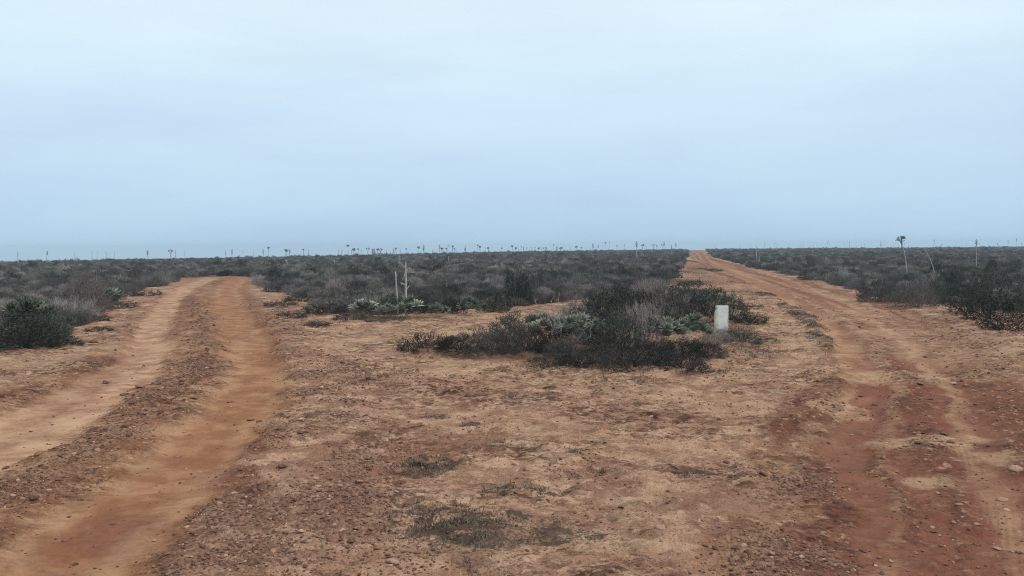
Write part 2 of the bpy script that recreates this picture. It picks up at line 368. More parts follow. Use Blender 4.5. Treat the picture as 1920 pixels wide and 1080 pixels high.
    hs = g.math('MULTIPLY', h, g.math('ADD', g.math('MULTIPLY', rgh, 0.8), 0.2))
    return g.out(c, hs, 0.05, 1.0)
GROUND = ground_material()

def plant_mat(name, a, b, c2, rough=0.8, scale=1.0, vary=True):
    g = NT(name, rough, 0.12)
    oi = g.n('ShaderNodeObjectInfo')
    P = g.n('ShaderNodeTexCoord').outputs['Object']
    nz = g.noise(P, 7.0 * scale, 3)
    pos = g.n('ShaderNodeNewGeometry').outputs['Position']
    big = g.noise(pos, 0.09, 3)
    c = g.mix(oi.outputs['Random'], a, b)
    c = g.mix(g.ramp(nz, 0.45, 0.7), c, c2)
    c = g.mix(g.math('MULTIPLY', g.ramp(big, 0.46, 0.60), 0.55), c, (a[0] * 1.7, a[1] * 1.6, a[2] * 1.65))
    if not vary: return g.out(c)
    wh = g.n('ShaderNodeTexWhiteNoise', {'Vector': oi.outputs['Location']}, noise_dimensions='3D')
    k = g.math('ADD', g.math('MULTIPLY', g.math('POWER', wh.outputs['Value'], 2.5), 1.4), 0.55)
    sc2 = g.n('ShaderNodeVectorMath', {0: c, 3: k}, operation='SCALE')
    return g.out(sc2.outputs[0])
MAT = {
    'twig': plant_mat('grey_twig', (0.145, 0.129, 0.120), (0.064, 0.057, 0.054), (0.26, 0.24, 0.21)),
    'twigleaf': plant_mat('dry_purple_leaf', (0.080, 0.071, 0.066), (0.036, 0.032, 0.031), (0.150, 0.137, 0.120)),
    'bark': plant_mat('dark_bark', (0.050, 0.045, 0.040), (0.036, 0.033, 0.030), (0.09, 0.083, 0.075)),
    'leaf': plant_mat('dull_green_leaf', (0.048, 0.056, 0.042), (0.025, 0.031, 0.025), (0.110, 0.122, 0.090)),
    'pale': plant_mat('bleached_twig', (0.20, 0.19, 0.175), (0.13, 0.123, 0.115), (0.28, 0.27, 0.245)),
    'mat': plant_mat('dark_creeper', (0.056, 0.054, 0.046), (0.036, 0.036, 0.031), (0.110, 0.106, 0.086)),
    'agave': plant_mat('grey_green_agave', (0.120, 0.138, 0.102), (0.080, 0.098, 0.074), (0.23, 0.245, 0.18), 0.6),
    'agavepale': plant_mat('pale_agave', (0.25, 0.26, 0.20), (0.20, 0.21, 0.165), (0.36, 0.36, 0.29), 0.6),
    'agavebright': plant_mat('clump_agave', (0.15, 0.17, 0.13), (0.12, 0.14, 0.105), (0.28, 0.295, 0.225), 0.6, vary=False),  # brighter leaf tone for the clump and front-row agaves
    'spine': plant_mat('dark_spine', (0.06, 0.04, 0.03), (0.05, 0.035, 0.03), (0.08, 0.05, 0.04)),
    'branch': plant_mat('bleached_branch', (0.24, 0.225, 0.205), (0.24, 0.225, 0.205), (0.34, 0.32, 0.29), vary=False),
    'litter': plant_mat('dry_litter', (0.20, 0.155, 0.11), (0.17, 0.13, 0.095), (0.30, 0.24, 0.18), vary=False),
    'darkgrass': plant_mat('dark_grass', (0.090, 0.064, 0.043), (0.080, 0.056, 0.038), (0.13, 0.098, 0.068), vary=False),
    'stalk': plant_mat('weathered_stalk', (0.42, 0.41, 0.37), (0.32, 0.31, 0.29), (0.52, 0.50, 0.46), vary=False),
    'pod': plant_mat('dry_seed_head', (0.085, 0.075, 0.065), (0.06, 0.052, 0.046), (0.12, 0.105, 0.09), vary=False),
}
def stone_mat():
    g = NT('stone', 0.85, 0.2)
    oi = g.n('ShaderNodeObjectInfo')
    P = g.n('ShaderNodeTexCoord').outputs['Object']
    n = g.n('ShaderNodeValToRGB', {0: oi.outputs['Random']})
    e = n.color_ramp.elements
    e[0].color = (0.060, 0.036, 0.030, 1); e[1].color = (0.50, 0.38, 0.30, 1)
    x = n.color_ramp.elements.new(0.45); x.color = (0.155, 0.088, 0.066, 1)
    x = n.color_ramp.elements.new(0.8); x.color = (0.24, 0.15, 0.115, 1)
    nz = g.noise(P, 3.0, 4)
    c = g.mix(g.math('MULTIPLY', g.ramp(nz, 0.4, 0.7), 0.6), n.outputs[0], (0.25, 0.145, 0.10))
    c = g.mix(1.0, c, (1.30, 1.08, 0.96), 'MULTIPLY')
    return g.out(c, nz, 0.1, 0.5)
STONE = stone_mat()

# ------------------------------------------------------------------ the ground and the tracks
def build_ground():
    fine = np.linspace(-40, 40, 1300)
    coarse = np.concatenate([np.linspace(41, 90, 40), np.linspace(93, 267, 50), np.linspace(270, 319, 40)])
    az = np.radians(np.concatenate([fine, coarse]))
    d = [0.6]
    while d[-1] < 1500:
        D = d[-1]
        step = max(0.010, 0.55 * D * D / (CAMH * 853)) if D > 4 else 0.02 + (4 - D) * 0.02
        step = min(step, 0.018 * D if D > 30 else 9)
        d.append(D + step)
    d = np.array(d)
    nr, na = len(d), len(az)
    A, Dg = np.meshgrid(az, d)
    X = (Dg * np.sin(A)).ravel(); Y = (Dg * np.cos(A)).ravel()
    Fd = field(X, Y)
    V = np.stack([X, Y, Fd['z']], 1)
    i = np.arange(nr - 1)[:, None] * na; j = np.arange(na)[None, :]; j2 = (j + 1) % na
    Q = np.stack([i + j, i + j2, i + na + j2, i + na + j], -1).reshape(-1, 4)
    wear = np.stack([Fd['smooth'], Fd['orange'], Fd['pale'], np.clip(Fd['red'] + 0.4 * Fd['tread'], 0, 1)], 1)
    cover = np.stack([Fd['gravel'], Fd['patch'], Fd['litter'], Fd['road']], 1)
    def sub(sel, name):
        q = Q[sel]
        u, inv = np.unique(q.ravel(), return_inverse=True)
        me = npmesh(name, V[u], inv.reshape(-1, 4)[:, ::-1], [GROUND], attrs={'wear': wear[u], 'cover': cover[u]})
        o = link(name, me); o['kind'] = 'structure'
        return o
    fr = Fd['rr'][Q].mean(1) > 0.5; fl = (Fd['lr'][Q].mean(1) > 0.5) & ~fr
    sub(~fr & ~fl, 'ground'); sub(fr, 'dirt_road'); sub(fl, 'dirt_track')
    # close the small hole under the camera
    k = np.arange(na)
    V2 = np.vstack([V[:na], [[0, 0, V[:na, 2].mean()]]])
    q = np.stack([np.full(na, na), (k + 1) % na, k], 1)
    z = np.zeros((na + 1, 4), np.float32)
    o = link('ground', npmesh('ground_near', V2, q, [GROUND], attrs={'wear': z, 'cover': z})); o['kind'] = 'structure'
    print('ground', nr, na)
build_ground()

# ------------------------------------------------------------------ plant geometry
class Geo:
    def __init__(s): s.v = []; s.f = []; s.m = []
    def tube(s, pts, rad, n=3, mat=0, cap=False):
        base = len(s.v); pts = [np.asarray(p, float) for p in pts]
        for i, p in enumerate(pts):
            t = pts[min(i + 1, len(pts) - 1)] - pts[max(i - 1, 0)]
            t = t / (np.linalg.norm(t) + 1e-9)
            a = np.cross(t, (0, 0, 1) if abs(t[2]) < 0.9 else (1, 0, 0)); a /= np.linalg.norm(a) + 1e-9
            b = np.cross(t, a)
            for k in range(n):
                w = 2 * math.pi * k / n
                s.v.append(tuple(p + (a * math.cos(w) + b * math.sin(w)) * rad[i]))
        for i in range(len(pts) - 1):
            for k in range(n):
                k2 = (k + 1) % n
                s.f.append((base + i * n + k, base + i * n + k2, base + (i + 1) * n + k2, base + (i + 1) * n + k)); s.m.append(mat)
        if cap:
            e = base + (len(pts) - 1) * n
            for k in range(1, n - 1): s.f.append((e, e + k, e + k + 1)); s.m.append(mat)
    def leaf(s, p, d, L, W, mat=0):
        p = np.asarray(p, float); d = np.asarray(d, float); d /= np.linalg.norm(d) + 1e-9
        r = np.array([random.gauss(0, 1) for _ in range(3)]); a = np.cross(d, r); a /= np.linalg.norm(a) + 1e-9
        b = len(s.v)
        s.v += [tuple(p), tuple(p + d * L * .5 + a * W * .5), tuple(p + d * L), tuple(p + d * L * .5 - a * W * .5)]
        s.f.append((b, b + 1, b + 2, b + 3)); s.m.append(mat)
    def mesh(s, name, mats, smooth=False):
        me = bpy.data.meshes.new(name)
        me.from_pydata([tuple(map(float, q)) for q in s.v], [], s.f)
        for a in mats: me.materials.append(a)
        me.polygons.foreach_set('material_index', s.m)
        me.polygons.foreach_set('use_smooth', [smooth] * len(s.f))
        me.update()
        return me
    def add(s, o, mat=0):
        b = len(s.v); s.v += o.v
        s.f += [tuple(i + b for i in f) for f in o.f]; s.m += [mat] * len(o.f)
def rv(): return np.array([random.gauss(0, 1) for _ in range(3)])
def bush(seed, h=0.62, clumps=150, twigs=5, leaves=6, lsize=0.03, tr=0.0032, tl=0.10, upb=0.6, stems=26, fill=0.45):
    """a dense rounded shrub 1 m across: branches and foliage as two meshes"""
    random.seed(seed)
    T, Lf = Geo(), Geo()
    lob = [(random.uniform(0, 6.28), random.uniform(.2, 1.1), random.uniform(.12, .30)) for _ in range(7)]
    def rad(a, e):
        r = .80
        for (la, le, lw) in lob:
            dd = (math.cos(a - la) * math.cos(e) * math.cos(le) + math.sin(e) * math.sin(le))
            r += lw * max(0, dd - .75) * 3.2
        return r
    pts = []
    for i in range(clumps):
        a = random.uniform(0, 6.28); e = math.asin(random.random() ** .9 * .99)
        r = rad(a, e) * (fill + (1 - fill) * random.random() ** .45)
        pts.append(np.array([math.cos(a) * math.cos(e) * r * .5, math.sin(a) * math.cos(e) * r * .5, max(.015, math.sin(e) * r * h)]))
    for i, p in enumerate(pts):
        n = p / (np.linalg.norm(p) + 1e-6)
        if i < stems:
            b0 = np.array([p[0] * .12, p[1] * .12, 0])
            mid = (b0 + p) / 2 + np.array([0, 0, -.04 * h]) + rv() * .02
            T.tube([b0, mid, p], [tr * 2.6, tr * 2.0, tr * 1.2], 3)
        for _ in range(twigs):
            d = n * .8 + rv() * .55 + np.array([0, 0, upb]); d /= np.linalg.norm(d)
            L = tl * random.uniform(.6, 1.4); q = p + rv() * .025
            q[2] = max(q[2], .005); k = q + d * L; k[2] = max(k[2], .01)
            T.tube([q, k], [tr, tr * .45], 3)
            for _ in range(leaves):
                t = random.random()
                Lf.leaf(q + (k - q) * t + rv() * .012, d + rv() * .7, lsize * random.uniform(.6, 1.4), lsize * random.uniform(.3, .6))
    return T, Lf
def rosette(seed, n=34, R_=0.30, w=0.055, pale=0.0):
    """spiky leaf rosette about 0.6 m across"""
    random.seed(seed); G = Geo()
    for i in range(n):
        f = i / n
        el = R(8 + 74 * f + random.uniform(-6, 6)); az = i * 2.39996 + random.uniform(-.2, .2)
        L = R_ * (1.0 - 0.25 * f) * random.uniform(.85, 1.15)
        d = np.array([math.cos(az) * math.cos(el), math.sin(az) * math.cos(el), math.sin(el)])
        side = np.array([-math.sin(az), math.cos(az), 0.0]); nrm = np.cross(d, side) * -1
        b = len(G.v); W = w * random.uniform(.85, 1.15)
        for t, ww, th in ((0.05, .55, .3), (.35, .95, .34), (.65, 1.0, .25), (.88, .5, .12)):
            c = d * L * t + nrm * (0.10 * L * (t - .4) ** 2) * 2
            for sx, sy in ((-1, .35), (0, -1), (1, .35)):
                G.v.append(tuple(c + side * W * .5 * ww * sx + nrm * W * th * sy * .6))
            G.v.append(tuple(c + nrm * W * th * .1))
        tip = len(G.v); G.v.append(tuple(d * L + nrm * .02 * L))
        for s_ in range(3):
            for k in range(4):
                order = [0, 1, 2, 3]; k2 = (k + 1) % 4
                G.f.append((b + s_ * 4 + order[k], b + s_ * 4 + order[k2], b + s_ * 4 + 4 + order[k2], b + s_ * 4 + 4 + order[k])); G.m.append(0)
        for k in range(4): G.f.append((b + 12 + k, b + 12 + (k + 1) % 4, tip)); G.m.append(0)
    return G
H0 = {}        # kind -> real height of its shapes
PROTO = {}     # kind -> list of dicts of part meshes
def addproto(kind, parts): PROTO.setdefault(kind, []).append(parts)
KINDS = {
    'twiggy': dict(mats=('twig', 'twigleaf'), gen=lambda s: bush(s, .62, clumps=170, twigs=6, leaves=1, lsize=.026, tr=.0034, tl=.13)),
    'leafy': dict(mats=('bark', 'leaf'), gen=lambda s: bush(s, .66, clumps=170, twigs=3, leaves=6, lsize=.036, tl=.09)),
    'pale': dict(mats=('pale', 'twig'), gen=lambda s: bush(s, .60, clumps=110, twigs=7, leaves=0.0 and 0 or 1, lsize=.02, tr=.0038, tl=.15, fill=.3)),
    'dark': dict(mats=('bark', 'mat'), gen=lambda s: bush(s, .62, clumps=190, twigs=6, leaves=2, lsize=.024, tr=.0034, tl=.12)),
    'mat': dict(mats=('bark', 'mat'), gen=lambda s: bush(s, .20, clumps=150, twigs=4, leaves=3, lsize=.026, tl=.07, upb=.1)),
}
for kk, (kind, K) in enumerate(KINDS.items()):
    for vi in range(4 if kind == 'twiggy' else 3 if kind == 'leafy' else 2):
        T, Lf = K['gen'](100 + 13 * kk + vi)
        zs = float(np.percentile(np.array(T.v)[:, 2], 97)); H0[kind] = H0.get(kind, zs) * .5 + zs * .5
        joined = Geo(); joined.add(T, 0); joined.add(Lf, 1)
        addproto(kind, {'branches': T.mesh(kind + '_branches', [MAT[K['mats'][0]]]),
                        'foliage': Lf.mesh(kind + '_foliage', [MAT[K['mats'][1]]]),
                        'joined': joined.mesh(kind + '_whole', [MAT[K['mats'][0]], MAT[K['mats'][1]]])})
ROS = [rosette(5), rosette(6, 28, .30, .065), rosette(7, 38, .28, .045)]
ROSM = {c: [g.mesh('rosette', [MAT[c]]) for g in ROS] for c in ('agave', 'agavepale', 'agavebright')}
NAMES = {'twiggy': 'twiggy_shrub', 'leafy': 'leafy_shrub', 'pale': 'dead_shrub', 'dark': 'twiggy_shrub', 'mat': 'creeping_shrub'}

def shrub(kind, x, y, dia, h, label, group=None, var=None, rot=None):
    K = PROTO[kind]; P = K[var if var is not None else random.randrange(len(K))]
    h0 = H0[kind]
    o = link(NAMES[kind], None)
    o.location = (x, y, gz(x, y) - 0.02)
    o.rotation_euler = (0, 0, rot if rot is not None else random.uniform(0, 6.28))
    o.scale = (dia, dia * random.uniform(.88, 1.12), h / h0)
    tag(o, label, 'shrub', group)
    o.empty_display_size = .1
    link('branches', P['branches'], o); link('foliage', P['foliage'], o)
    return o
def agave(x, y, dia, h, label, group=None, pale=False, n=None, lit=False):
    """a clump of rosettes"""
    o = link('agave', None); o.location = (x, y, gz(x, y)); o.empty_display_size = .1
    tag(o, label, 'agave', group)
    n = n or max(3, int(dia / .28)); ms = ROSM['agavepale' if pale else 'agavebright' if lit else 'agave']
    for i in range(n):
        a = i * 2.4 + random.uniform(-.4, .4); r = dia * .32 * math.sqrt((i + .3) / n)
        s = dia / .6 * random.uniform(.55, .78) * (min(1, 5 / n) ** .5) if n > 2 else dia / .6
        q = link('rosette', random.choice(ms), o)
        q.location = (math.cos(a) * r, math.sin(a) * r, max(0.0, (h - .24 * s) * random.uniform(.45, 1.0) * (1 - .8 * r / dia)))
        q.rotation_euler = (random.uniform(-.3, .3), random.uniform(-.3, .3), random.uniform(0, 6))
        q.scale = (s, s, s)
    return o

# ------------------------------------------------------------------ hand-placed plants
placed = []     # (x, y, radius) footprint kept free of random scrub
def hp(kind, px, py, wpx, hpx, label, group=None, **kw):
    x, y = unproject(px, py)
    m = math.hypot(x, y) / FPX
    dia, h = wpx * m, hpx * m
    placed.append((x, y + dia * .3, dia * .42))
    yy = y + dia * 0.30
    if kind in ('agave', 'agavepale'):
        return agave(x, yy, dia, h, label, group, pale=kind == 'agavepale', **kw)
    return shrub(kind, x, yy, dia, h, label, group, **kw)
# the roadside clump with the white marker
hp('mat', 795, 664, 110, 28, 'low dark creeping shrub at the left tip of the roadside clump')
hp('dark', 862, 668, 120, 34, 'small dark twiggy shrub second from the left tip of the roadside clump')
hp('dark', 920, 672, 130, 46, 'dark rounded twiggy shrub with pale stones at its foot in the roadside clump')
hp('dark', 985, 672, 130, 54, 'dark twiggy shrub just left of the bleached bare branch')
hp('leafy', 950, 650, 90, 54, 'dull leafy shrub behind the dark ones in the left half of the clump')
hp('agavepale', 1016, 650, 100, 66, 'yellowish green agave rising behind the bleached bare branch', n=14)
hp('dark', 1045, 672, 90, 56, 'dark twiggy shrub under the foot of the bleached bare branch')
hp('agave', 1088, 670, 140, 84, 'grey green agave of many small upright leaves right of the bleached bare branch', n=26, lit=True)
hp('leafy', 1130, 678, 90, 44, 'dark leafy shrub right of the many leaved agave, at the clump front')
hp('dark', 1118, 654, 90, 50, 'dark twiggy shrub showing between the many leaved agave and the dark leafy shrub')
hp('leafy', 1165, 674, 110, 74, 'dark leafy shrub in the middle of the front of the roadside clump')
hp('twiggy', 1208, 664, 110, 90, 'grey twiggy shrub between the dark leafy shrub and the two spiky agaves')
hp('leafy', 1150, 626, 130, 72, 'dull green leafy shrub behind the middle of the roadside clump')
hp('twiggy', 1098, 618, 110, 52, 'thin grey twiggy shrub at the back of the clump beside the sand strip')
hp('dark', 1195, 618, 120, 72, 'grey twiggy shrub at the back of the clump, just left of its highest shrub')
hp('twiggy', 1250, 618, 130, 78, 'tallest grey twiggy shrub at the back of the roadside clump')
hp('leafy', 1312, 614, 110, 70, 'leafy shrub standing behind the left shoulder of the white marker')
hp('agave', 1253, 664, 110, 72, 'bright edged agave in the roadside clump, the farther one from the marker', n=16, lit=True)
hp('agave', 1310, 660, 86, 70, 'bright edged agave touching the left side of the white marker', n=14, lit=True)
hp('dark', 1222, 682, 90, 34, 'grey twiggy shrub at the clump front below the farther bright edged agave')
hp('leafy', 1288, 684, 120, 34, 'dark low leafy shrub in front of the two bright edged agaves')
hp('mat', 1190, 702, 150, 36, 'grey brown creeping shrub along the front foot of the roadside clump')
hp('leafy', 1078, 690, 100, 26, 'small dark leafy shrub at the front below the many leaved agave')
hp('twiggy', 1350, 652, 66, 26, 'small grey twiggy shrub at the foot of the white marker')
hp('leafy', 1378, 608, 66, 44, 'leafy shrub showing past the right side of the white marker')
hp('mat', 1290, 704, 130, 28, 'flat creeping shrub at the clump front, below the white marker')
hp('mat', 1140, 694, 110, 26, 'flat creeping shrub below the dark leafy shrub of the clump front')
hp('mat', 1030, 688, 110, 16, 'flat dark creeping shrub on bare soil in front of the bleached branch')
hp('mat', 1402, 652, 80, 18, 'brown creeping shrub on the soil right of the white marker')
hp('mat', 1412, 614, 70, 18, 'brown creeping shrub behind and right of the white marker')
hp('twiggy', 1140, 604, 110, 46, 'grey twiggy shrub at the very back of the clump above the sand strip')
hp('twiggy', 1180, 596, 110, 44, 'grey twiggy shrub joining the back of the clump to the middle scrub')
hp('leafy', 1232, 594, 110, 46, 'leafy shrub at the very back of the clump behind its tallest shrub')
hp('dark', 1290, 598, 110, 48, 'dark twiggy shrub at the back of the clump left of the marker')
hp('twiggy', 1344, 596, 90, 40, 'grey twiggy shrub straight behind the top of the white marker')
hp('dark', 1330, 684, 90, 34, 'low dark twiggy shrub in front of the white marker, clump front')
hp('dark', 1240, 694, 110, 32, 'low dark twiggy shrub at the lowest point of the clump front')
hp('dark', 1060, 680, 90, 36, 'low dark twiggy shrub at the clump front below the bleached bare branch')
hp('twiggy', 1220, 562, 90, 34, 'grey twiggy shrub at the right end of the middle scrub by the sand', )
# beside the left-hand track
for (px, py, w, h_) in ((512, 548, 60, 12), (552, 566, 70, 14), (604, 590, 90, 16), (538, 600, 80, 10), (650, 602, 80, 12), (720, 604, 90, 10), (590, 615, 60, 8), (520, 578, 70, 8)):
    hp('mat', px, py, w, h_, 'low dark creeping shrub on the sandy verge right of the left-hand track', 'creeping shrubs on the verge of the left-hand track')
for (px, py, w, h_) in ((160, 604, 70, 12), (215, 580, 70, 12), (100, 652, 80, 14), (180, 622, 60, 8), (262, 556, 60, 9)):
    hp('mat', px, py, w, h_, 'low dark creeping shrub on the sandy verge left of the left-hand track', 'creeping shrubs left of the left-hand track')
hp('mat', 1902, 622, 90, 24, 'dark creeping shrub alone on the sand by the right edge of the photo')
hp('mat', 1345, 508, 36, 5, 'small dark creeping shrub on the left bank of the far right-hand track')
for (px, py, w, h_) in ((1330, 566, 110, 10), (1290, 552, 90, 10), (1400, 580, 90, 8), (1300, 535, 70, 8)):
    hp('mat', px, py, w, h_, 'low creeping shrub on the sand between the roadside clump and the scrub', 'creeping shrubs behind the roadside clump')
# left corner
hp('leafy', 22, 660, 130, 56, 'big dark leafy shrub at the left edge of the photo beside the left-hand track')
hp('leafy', 80, 652, 90, 50, 'dark leafy shrub right beside the big one at the left edge of the photo')
hp('agave', 34, 626, 110, 66, 'green agave behind the big dark leafy shrub at the left edge', n=12)
hp('agavepale', 104, 632, 50, 46, 'pale leaved agave at the corner of the scrub by the left-hand track', n=4)
hp('twiggy', 140, 592, 100, 60, 'purple grey twiggy shrub behind the pale leaved agave left of the track')
hp('agave', 196, 572, 60, 40, 'green agave at the scrub edge where the left-hand track narrows')
# front edge of the middle scrub
hp('agavepale', 676, 596, 66, 42, 'pale agave at the left end of the front row of the middle scrub', n=10)
hp('agavepale', 722, 597, 52, 34, 'small pale agave second in the row along the front edge of the middle scrub', n=7)
hp('agavepale', 765, 597, 62, 44, 'pale agave at the foot of the feathery bleached flower stalk', n=9)
hp('agave', 822, 597, 60, 38, 'grey green agave in the front row just right of the bleached stalks', n=10, lit=True)
hp('agave', 885, 594, 66, 44, 'grey green agave last in the row along the front edge of the middle scrub', n=10, lit=True)
hp('leafy', 742, 592, 60, 36, 'dark leafy shrub at the foot of the straight bleached stalk')
hp('leafy', 792, 592, 54, 34, 'dark leafy shrub between the bleached stalks and the grey green agave')
hp('leafy', 852, 590, 50, 30, 'dark leafy shrub between the two grey green agaves of the front row')
hp('leafy', 925, 586, 70, 40, 'dull green leafy shrub right of the front row of agaves')
hp('twiggy', 630, 588, 70, 30, 'dark twiggy shrub left of the front row of agaves')
# right field
hp('leafy', 1832, 590, 76, 56, 'tall dark leafy shrub at the edge of the right-hand scrub')
hp('leafy', 1890, 570, 100, 46, 'green leafy shrub in the right-hand scrub by the right edge of the photo')
hp('leafy', 1770, 556, 90, 38, 'bright green leafy shrub in the right-hand scrub under the leaning bare stalk')
hp('leafy', 1880, 602, 120, 44, 'dark leafy shrub at the corner of the right-hand scrub nearest the camera')
hp('twiggy', 1730, 578, 80, 44, 'dark twiggy shrub on the front edge of the right-hand scrub')
hp('twiggy', 1660, 566, 80, 40, 'dark twiggy shrub on the track edge below the tall branching stalk')
hp('agave', 1650, 548, 50, 26, 'small agave among the twiggy shrubs below the tall branching stalk')
hp('agavepale', 1846, 552, 40, 26, 'pale agave behind the tall dark leafy shrub on the right')
n_hand = len(placed)

# ------------------------------------------------------------------ bleached bare branch in the clump, white marker
def bare_branch():
    x, y = unproject(1072, 668); z = gz(x, y); m = math.hypot(x, y) / FPX
    G = Geo(); random.seed(3)
    def P(px, py, dy=0.0): return np.array([(px - 1072) * m, dy, (668 - py) * m])
    G.tube([P(1078, 666, .05), P(1072, 649), P(1058, 643, -.03), P(1046, 637, -.05)], [.014, .013, .011, .010], 6)
    arms = [[(1046, 637), (1038, 624), (1040, 608), (1036, 590), (1033, 570)], [(1046, 637), (1036, 620), (1028, 600), (1024, 588)],
            [(1038, 624), (1048, 616), (1056, 617)], [(1050, 640), (1052, 622), (1048, 600), (1046, 580), (1046, 563)],
            [(1040, 608), (1030, 596), (1012, 582), (1003, 570)], [(1072, 649), (1084, 640), (1094, 622)], [(1040, 600), (1050, 588), (1058, 578)]]
    for k, a in enumerate(arms):
        dy = random.uniform(-.15, .05)
        pts = [P(u, v, dy * i / len(a)) for i, (u, v) in enumerate(a)]
        G.tube(pts, [.010 * (1 - .7 * i / len(pts)) for i in range(len(pts))], 5)
        for i in range(1, len(pts)):
            for _ in range(2):
                d_ = rv() * .6 + np.array([0, 0, .6]); d_ /= np.linalg.norm(d_)
                G.tube([pts[i], pts[i] + d_ * .06, pts[i] + d_ * .10 + rv() * .02], [.005, .004, .002], 4)
    G.tube([P(1104, 668, -.1), P(1106, 640, -.1), P(1104, 622, -.1), P(1110, 608, -.1)], [.008, .007, .006, .004], 5)
    G.tube([P(1104, 622, -.1), P(1112, 612, -.12)], [.005, .003], 5)
    o = link('bare_branch', G.mesh('bare_branch', [MAT['branch']])); o.location = (x, y - .12, z)
    tag(o, 'bleached bare forked branch leaning in the middle of the roadside clump', 'dead branch')
bare_branch()

def marker():
    g = NT('weathered_concrete', 0.9, 0.15)
    P = g.n('ShaderNodeTexCoord').outputs['Object']
    n1 = g.noise(P, 9, 5); n2 = g.noise(P, 60, 3)
    mp_ = g.n('ShaderNodeMapping', {0: P, 2: (0, R(-38), 0), 3: (60.0, 8.0, 5.0)})
    st = g.noise(mp_.outputs[0], 1.0, 3, .6)
    sx = g.n('ShaderNodeSeparateXYZ', {0: P})
    c = g.mix(g.ramp(n1, .35, .65), (0.62, 0.63, 0.60), (0.74, 0.745, 0.71))
    c = g.mix(g.math('MULTIPLY', g.ramp(st, .56, .66), .45), c, (0.26, 0.27, 0.27))
    c = g.mix(g.math('MULTIPLY', g.ramp(g.math('SUBTRACT', n1, g.math('MULTIPLY', sx.outputs[0], 3.4)), .78, .95), .7), c, (0.50, 0.47, 0.29))
    c = g.mix(g.math('MULTIPLY', g.ramp(g.math('SUBTRACT', n1, g.math('MULTIPLY', sx.outputs[2], 2.0)), .18, .45), .65), c, (0.19, 0.14, 0.115))
    mat = g.out(c, g.math('ADD', n2, n1), .006, .7)
    x, y = unproject(1352, 628); m = math.hypot(x, y) / FPX
    w, h, t = 25 * m, 47 * m, .085
    prof = [(-.47, -.15), (.5, -.15), (.5, .93), (.49, .985), (.47, 1.0), (-.32, 1.0), (-.40, .995), (-.42, .95), (-.36, .91), (-.33, .86), (-.40, .83), (-.45, .78), (-.49, .60), (-.50, .3)]
    G = Geo(); nP = len(prof)
    for (yy, s) in ((-t / 2, .965), (-t / 2 + .008, 1.0), (t / 2 - .008, 1.0), (t / 2, .965)):
        for (u, v) in prof: G.v.append((u * w * s, yy, (v - .5) * h * (s if v > 0 else 1) + .5 * h))
    for k in range(3):
        for i in range(nP):
            j = (i + 1) % nP
            G.f.append((k * nP + i, k * nP + j, (k + 1) * nP + j, (k + 1) * nP + i)); G.m.append(0)
    G.f.append(tuple(range(nP - 1, -1, -1))[::-1]); G.m.append(0)
    G.f.append(tuple(range(3 * nP, 4 * nP))[::-1]); G.m.append(0)
    o = link('marker_post', G.mesh('marker_post', [mat])); o.location = (x, y, gz(x, y))
    o.rotation_euler = (R(-2), R(1.0), R(8))
    tag(o, 'pale grey slab marker with a chipped corner at the right end of the roadside clump', 'marker post')
    placed.append((x, y, .25))
marker()

# ------------------------------------------------------------------ flower stalks
def head_geo(style, seed):
    """dry flower head on a stalk one metre of whose top is modelled, origin at the stalk's tip"""
    random.seed(seed); G = Geo()
    def clump(c, r):
        for _ in range(26):
            G.leaf(np.array(c) + rv() * r * .45, rv(), r * 1.0, r * .55)
        G.tube([(c[0] * .2, c[1] * .2, c[2] - r), tuple(c)], [.01, .01], 4)
        G.tube([(c[0] - r * .5, c[1], c[2]), tuple(c), (c[0] + r * .5, c[1], c[2] + r * .2)], [r * .2, r * .42, r * .15], 5)
    G.tube([(0, 0, -.98), (0, 0, -.4), (0, 0, .08)], [.03, .026, .02], 5)
    if style == 'umbrella':
        for i in range(9):
            a = i * 2.4; L = random.uniform(.16, .32); z0 = -random.uniform(.0, .35)
            e = (math.cos(a) * L, math.sin(a) * L, z0 + L * .55 + .05)
            G.tube([(0, 0, z0), (e[0] * .6, e[1] * .6, z0 + .05), e], [.014, .011, .009], 4); clump(e, .10)
        clump((0, 0, .08), .12)
    elif style == 'column':
        for i in range(14):
            a = i * 2.4; f = i / 13; L = .06 + .10 * math.sin(math.pi * (f * .8 + .15)); z0 = -.9 * (1 - f)
            e = (math.cos(a) * L, math.sin(a) * L, z0 + .06)
            G.tube([(0, 0, z0), e], [.012, .008], 4); clump(e, .065)
    elif style == 'ball':
        for i in range(8):
            a = i * 2.4; r = .12
            clump((math.cos(a) * r, math.sin(a) * r, -.10 + .05 * (i % 4)), .11)
    elif style == 'fork':
        for (dx, dz, s) in ((-.30, .30, .15), (.28, .18, .17), (.05, .42, .10)):
            G.tube([(0, 0, -.5), (dx * .5, 0, -.2 + dz * .2), (dx, 0, dz)], [.02, .016, .012], 5)
            clump((dx, 0.02, dz), s)
    elif style == 'spare':
        for i in range(7):
            a = i * 2.4; z0 = -.75 + .11 * i; L = random.uniform(.08, .2)
            e = (math.cos(a) * L, math.sin(a) * L, z0 + L * .7)
            G.tube([(0, 0, z0), e], [.010, .006], 4)
            if i % 2: clump(e, .035)
    elif style == 'tree':      # the branching head of the tall stalk on the right
        for (dx, dy, dz, r) in ((-.40, 0, .05, .13), (-.25, .1, .22, .12), (-.05, -.1, .30, .14), (.22, .05, .26, .15), (.34, 0, .20, .12), (.12, .1, .02, .08), (.30, -.05, -.08, .05), (-.2, 0, .0, .10)):
            G.tube([(0, 0, -.5), (dx * .35, dy, -.2), (dx * .75, dy, dz - .08), (dx, dy, dz)], [.022, .018, .014, .010], 5)
            clump((dx, dy, dz), r)
    return G
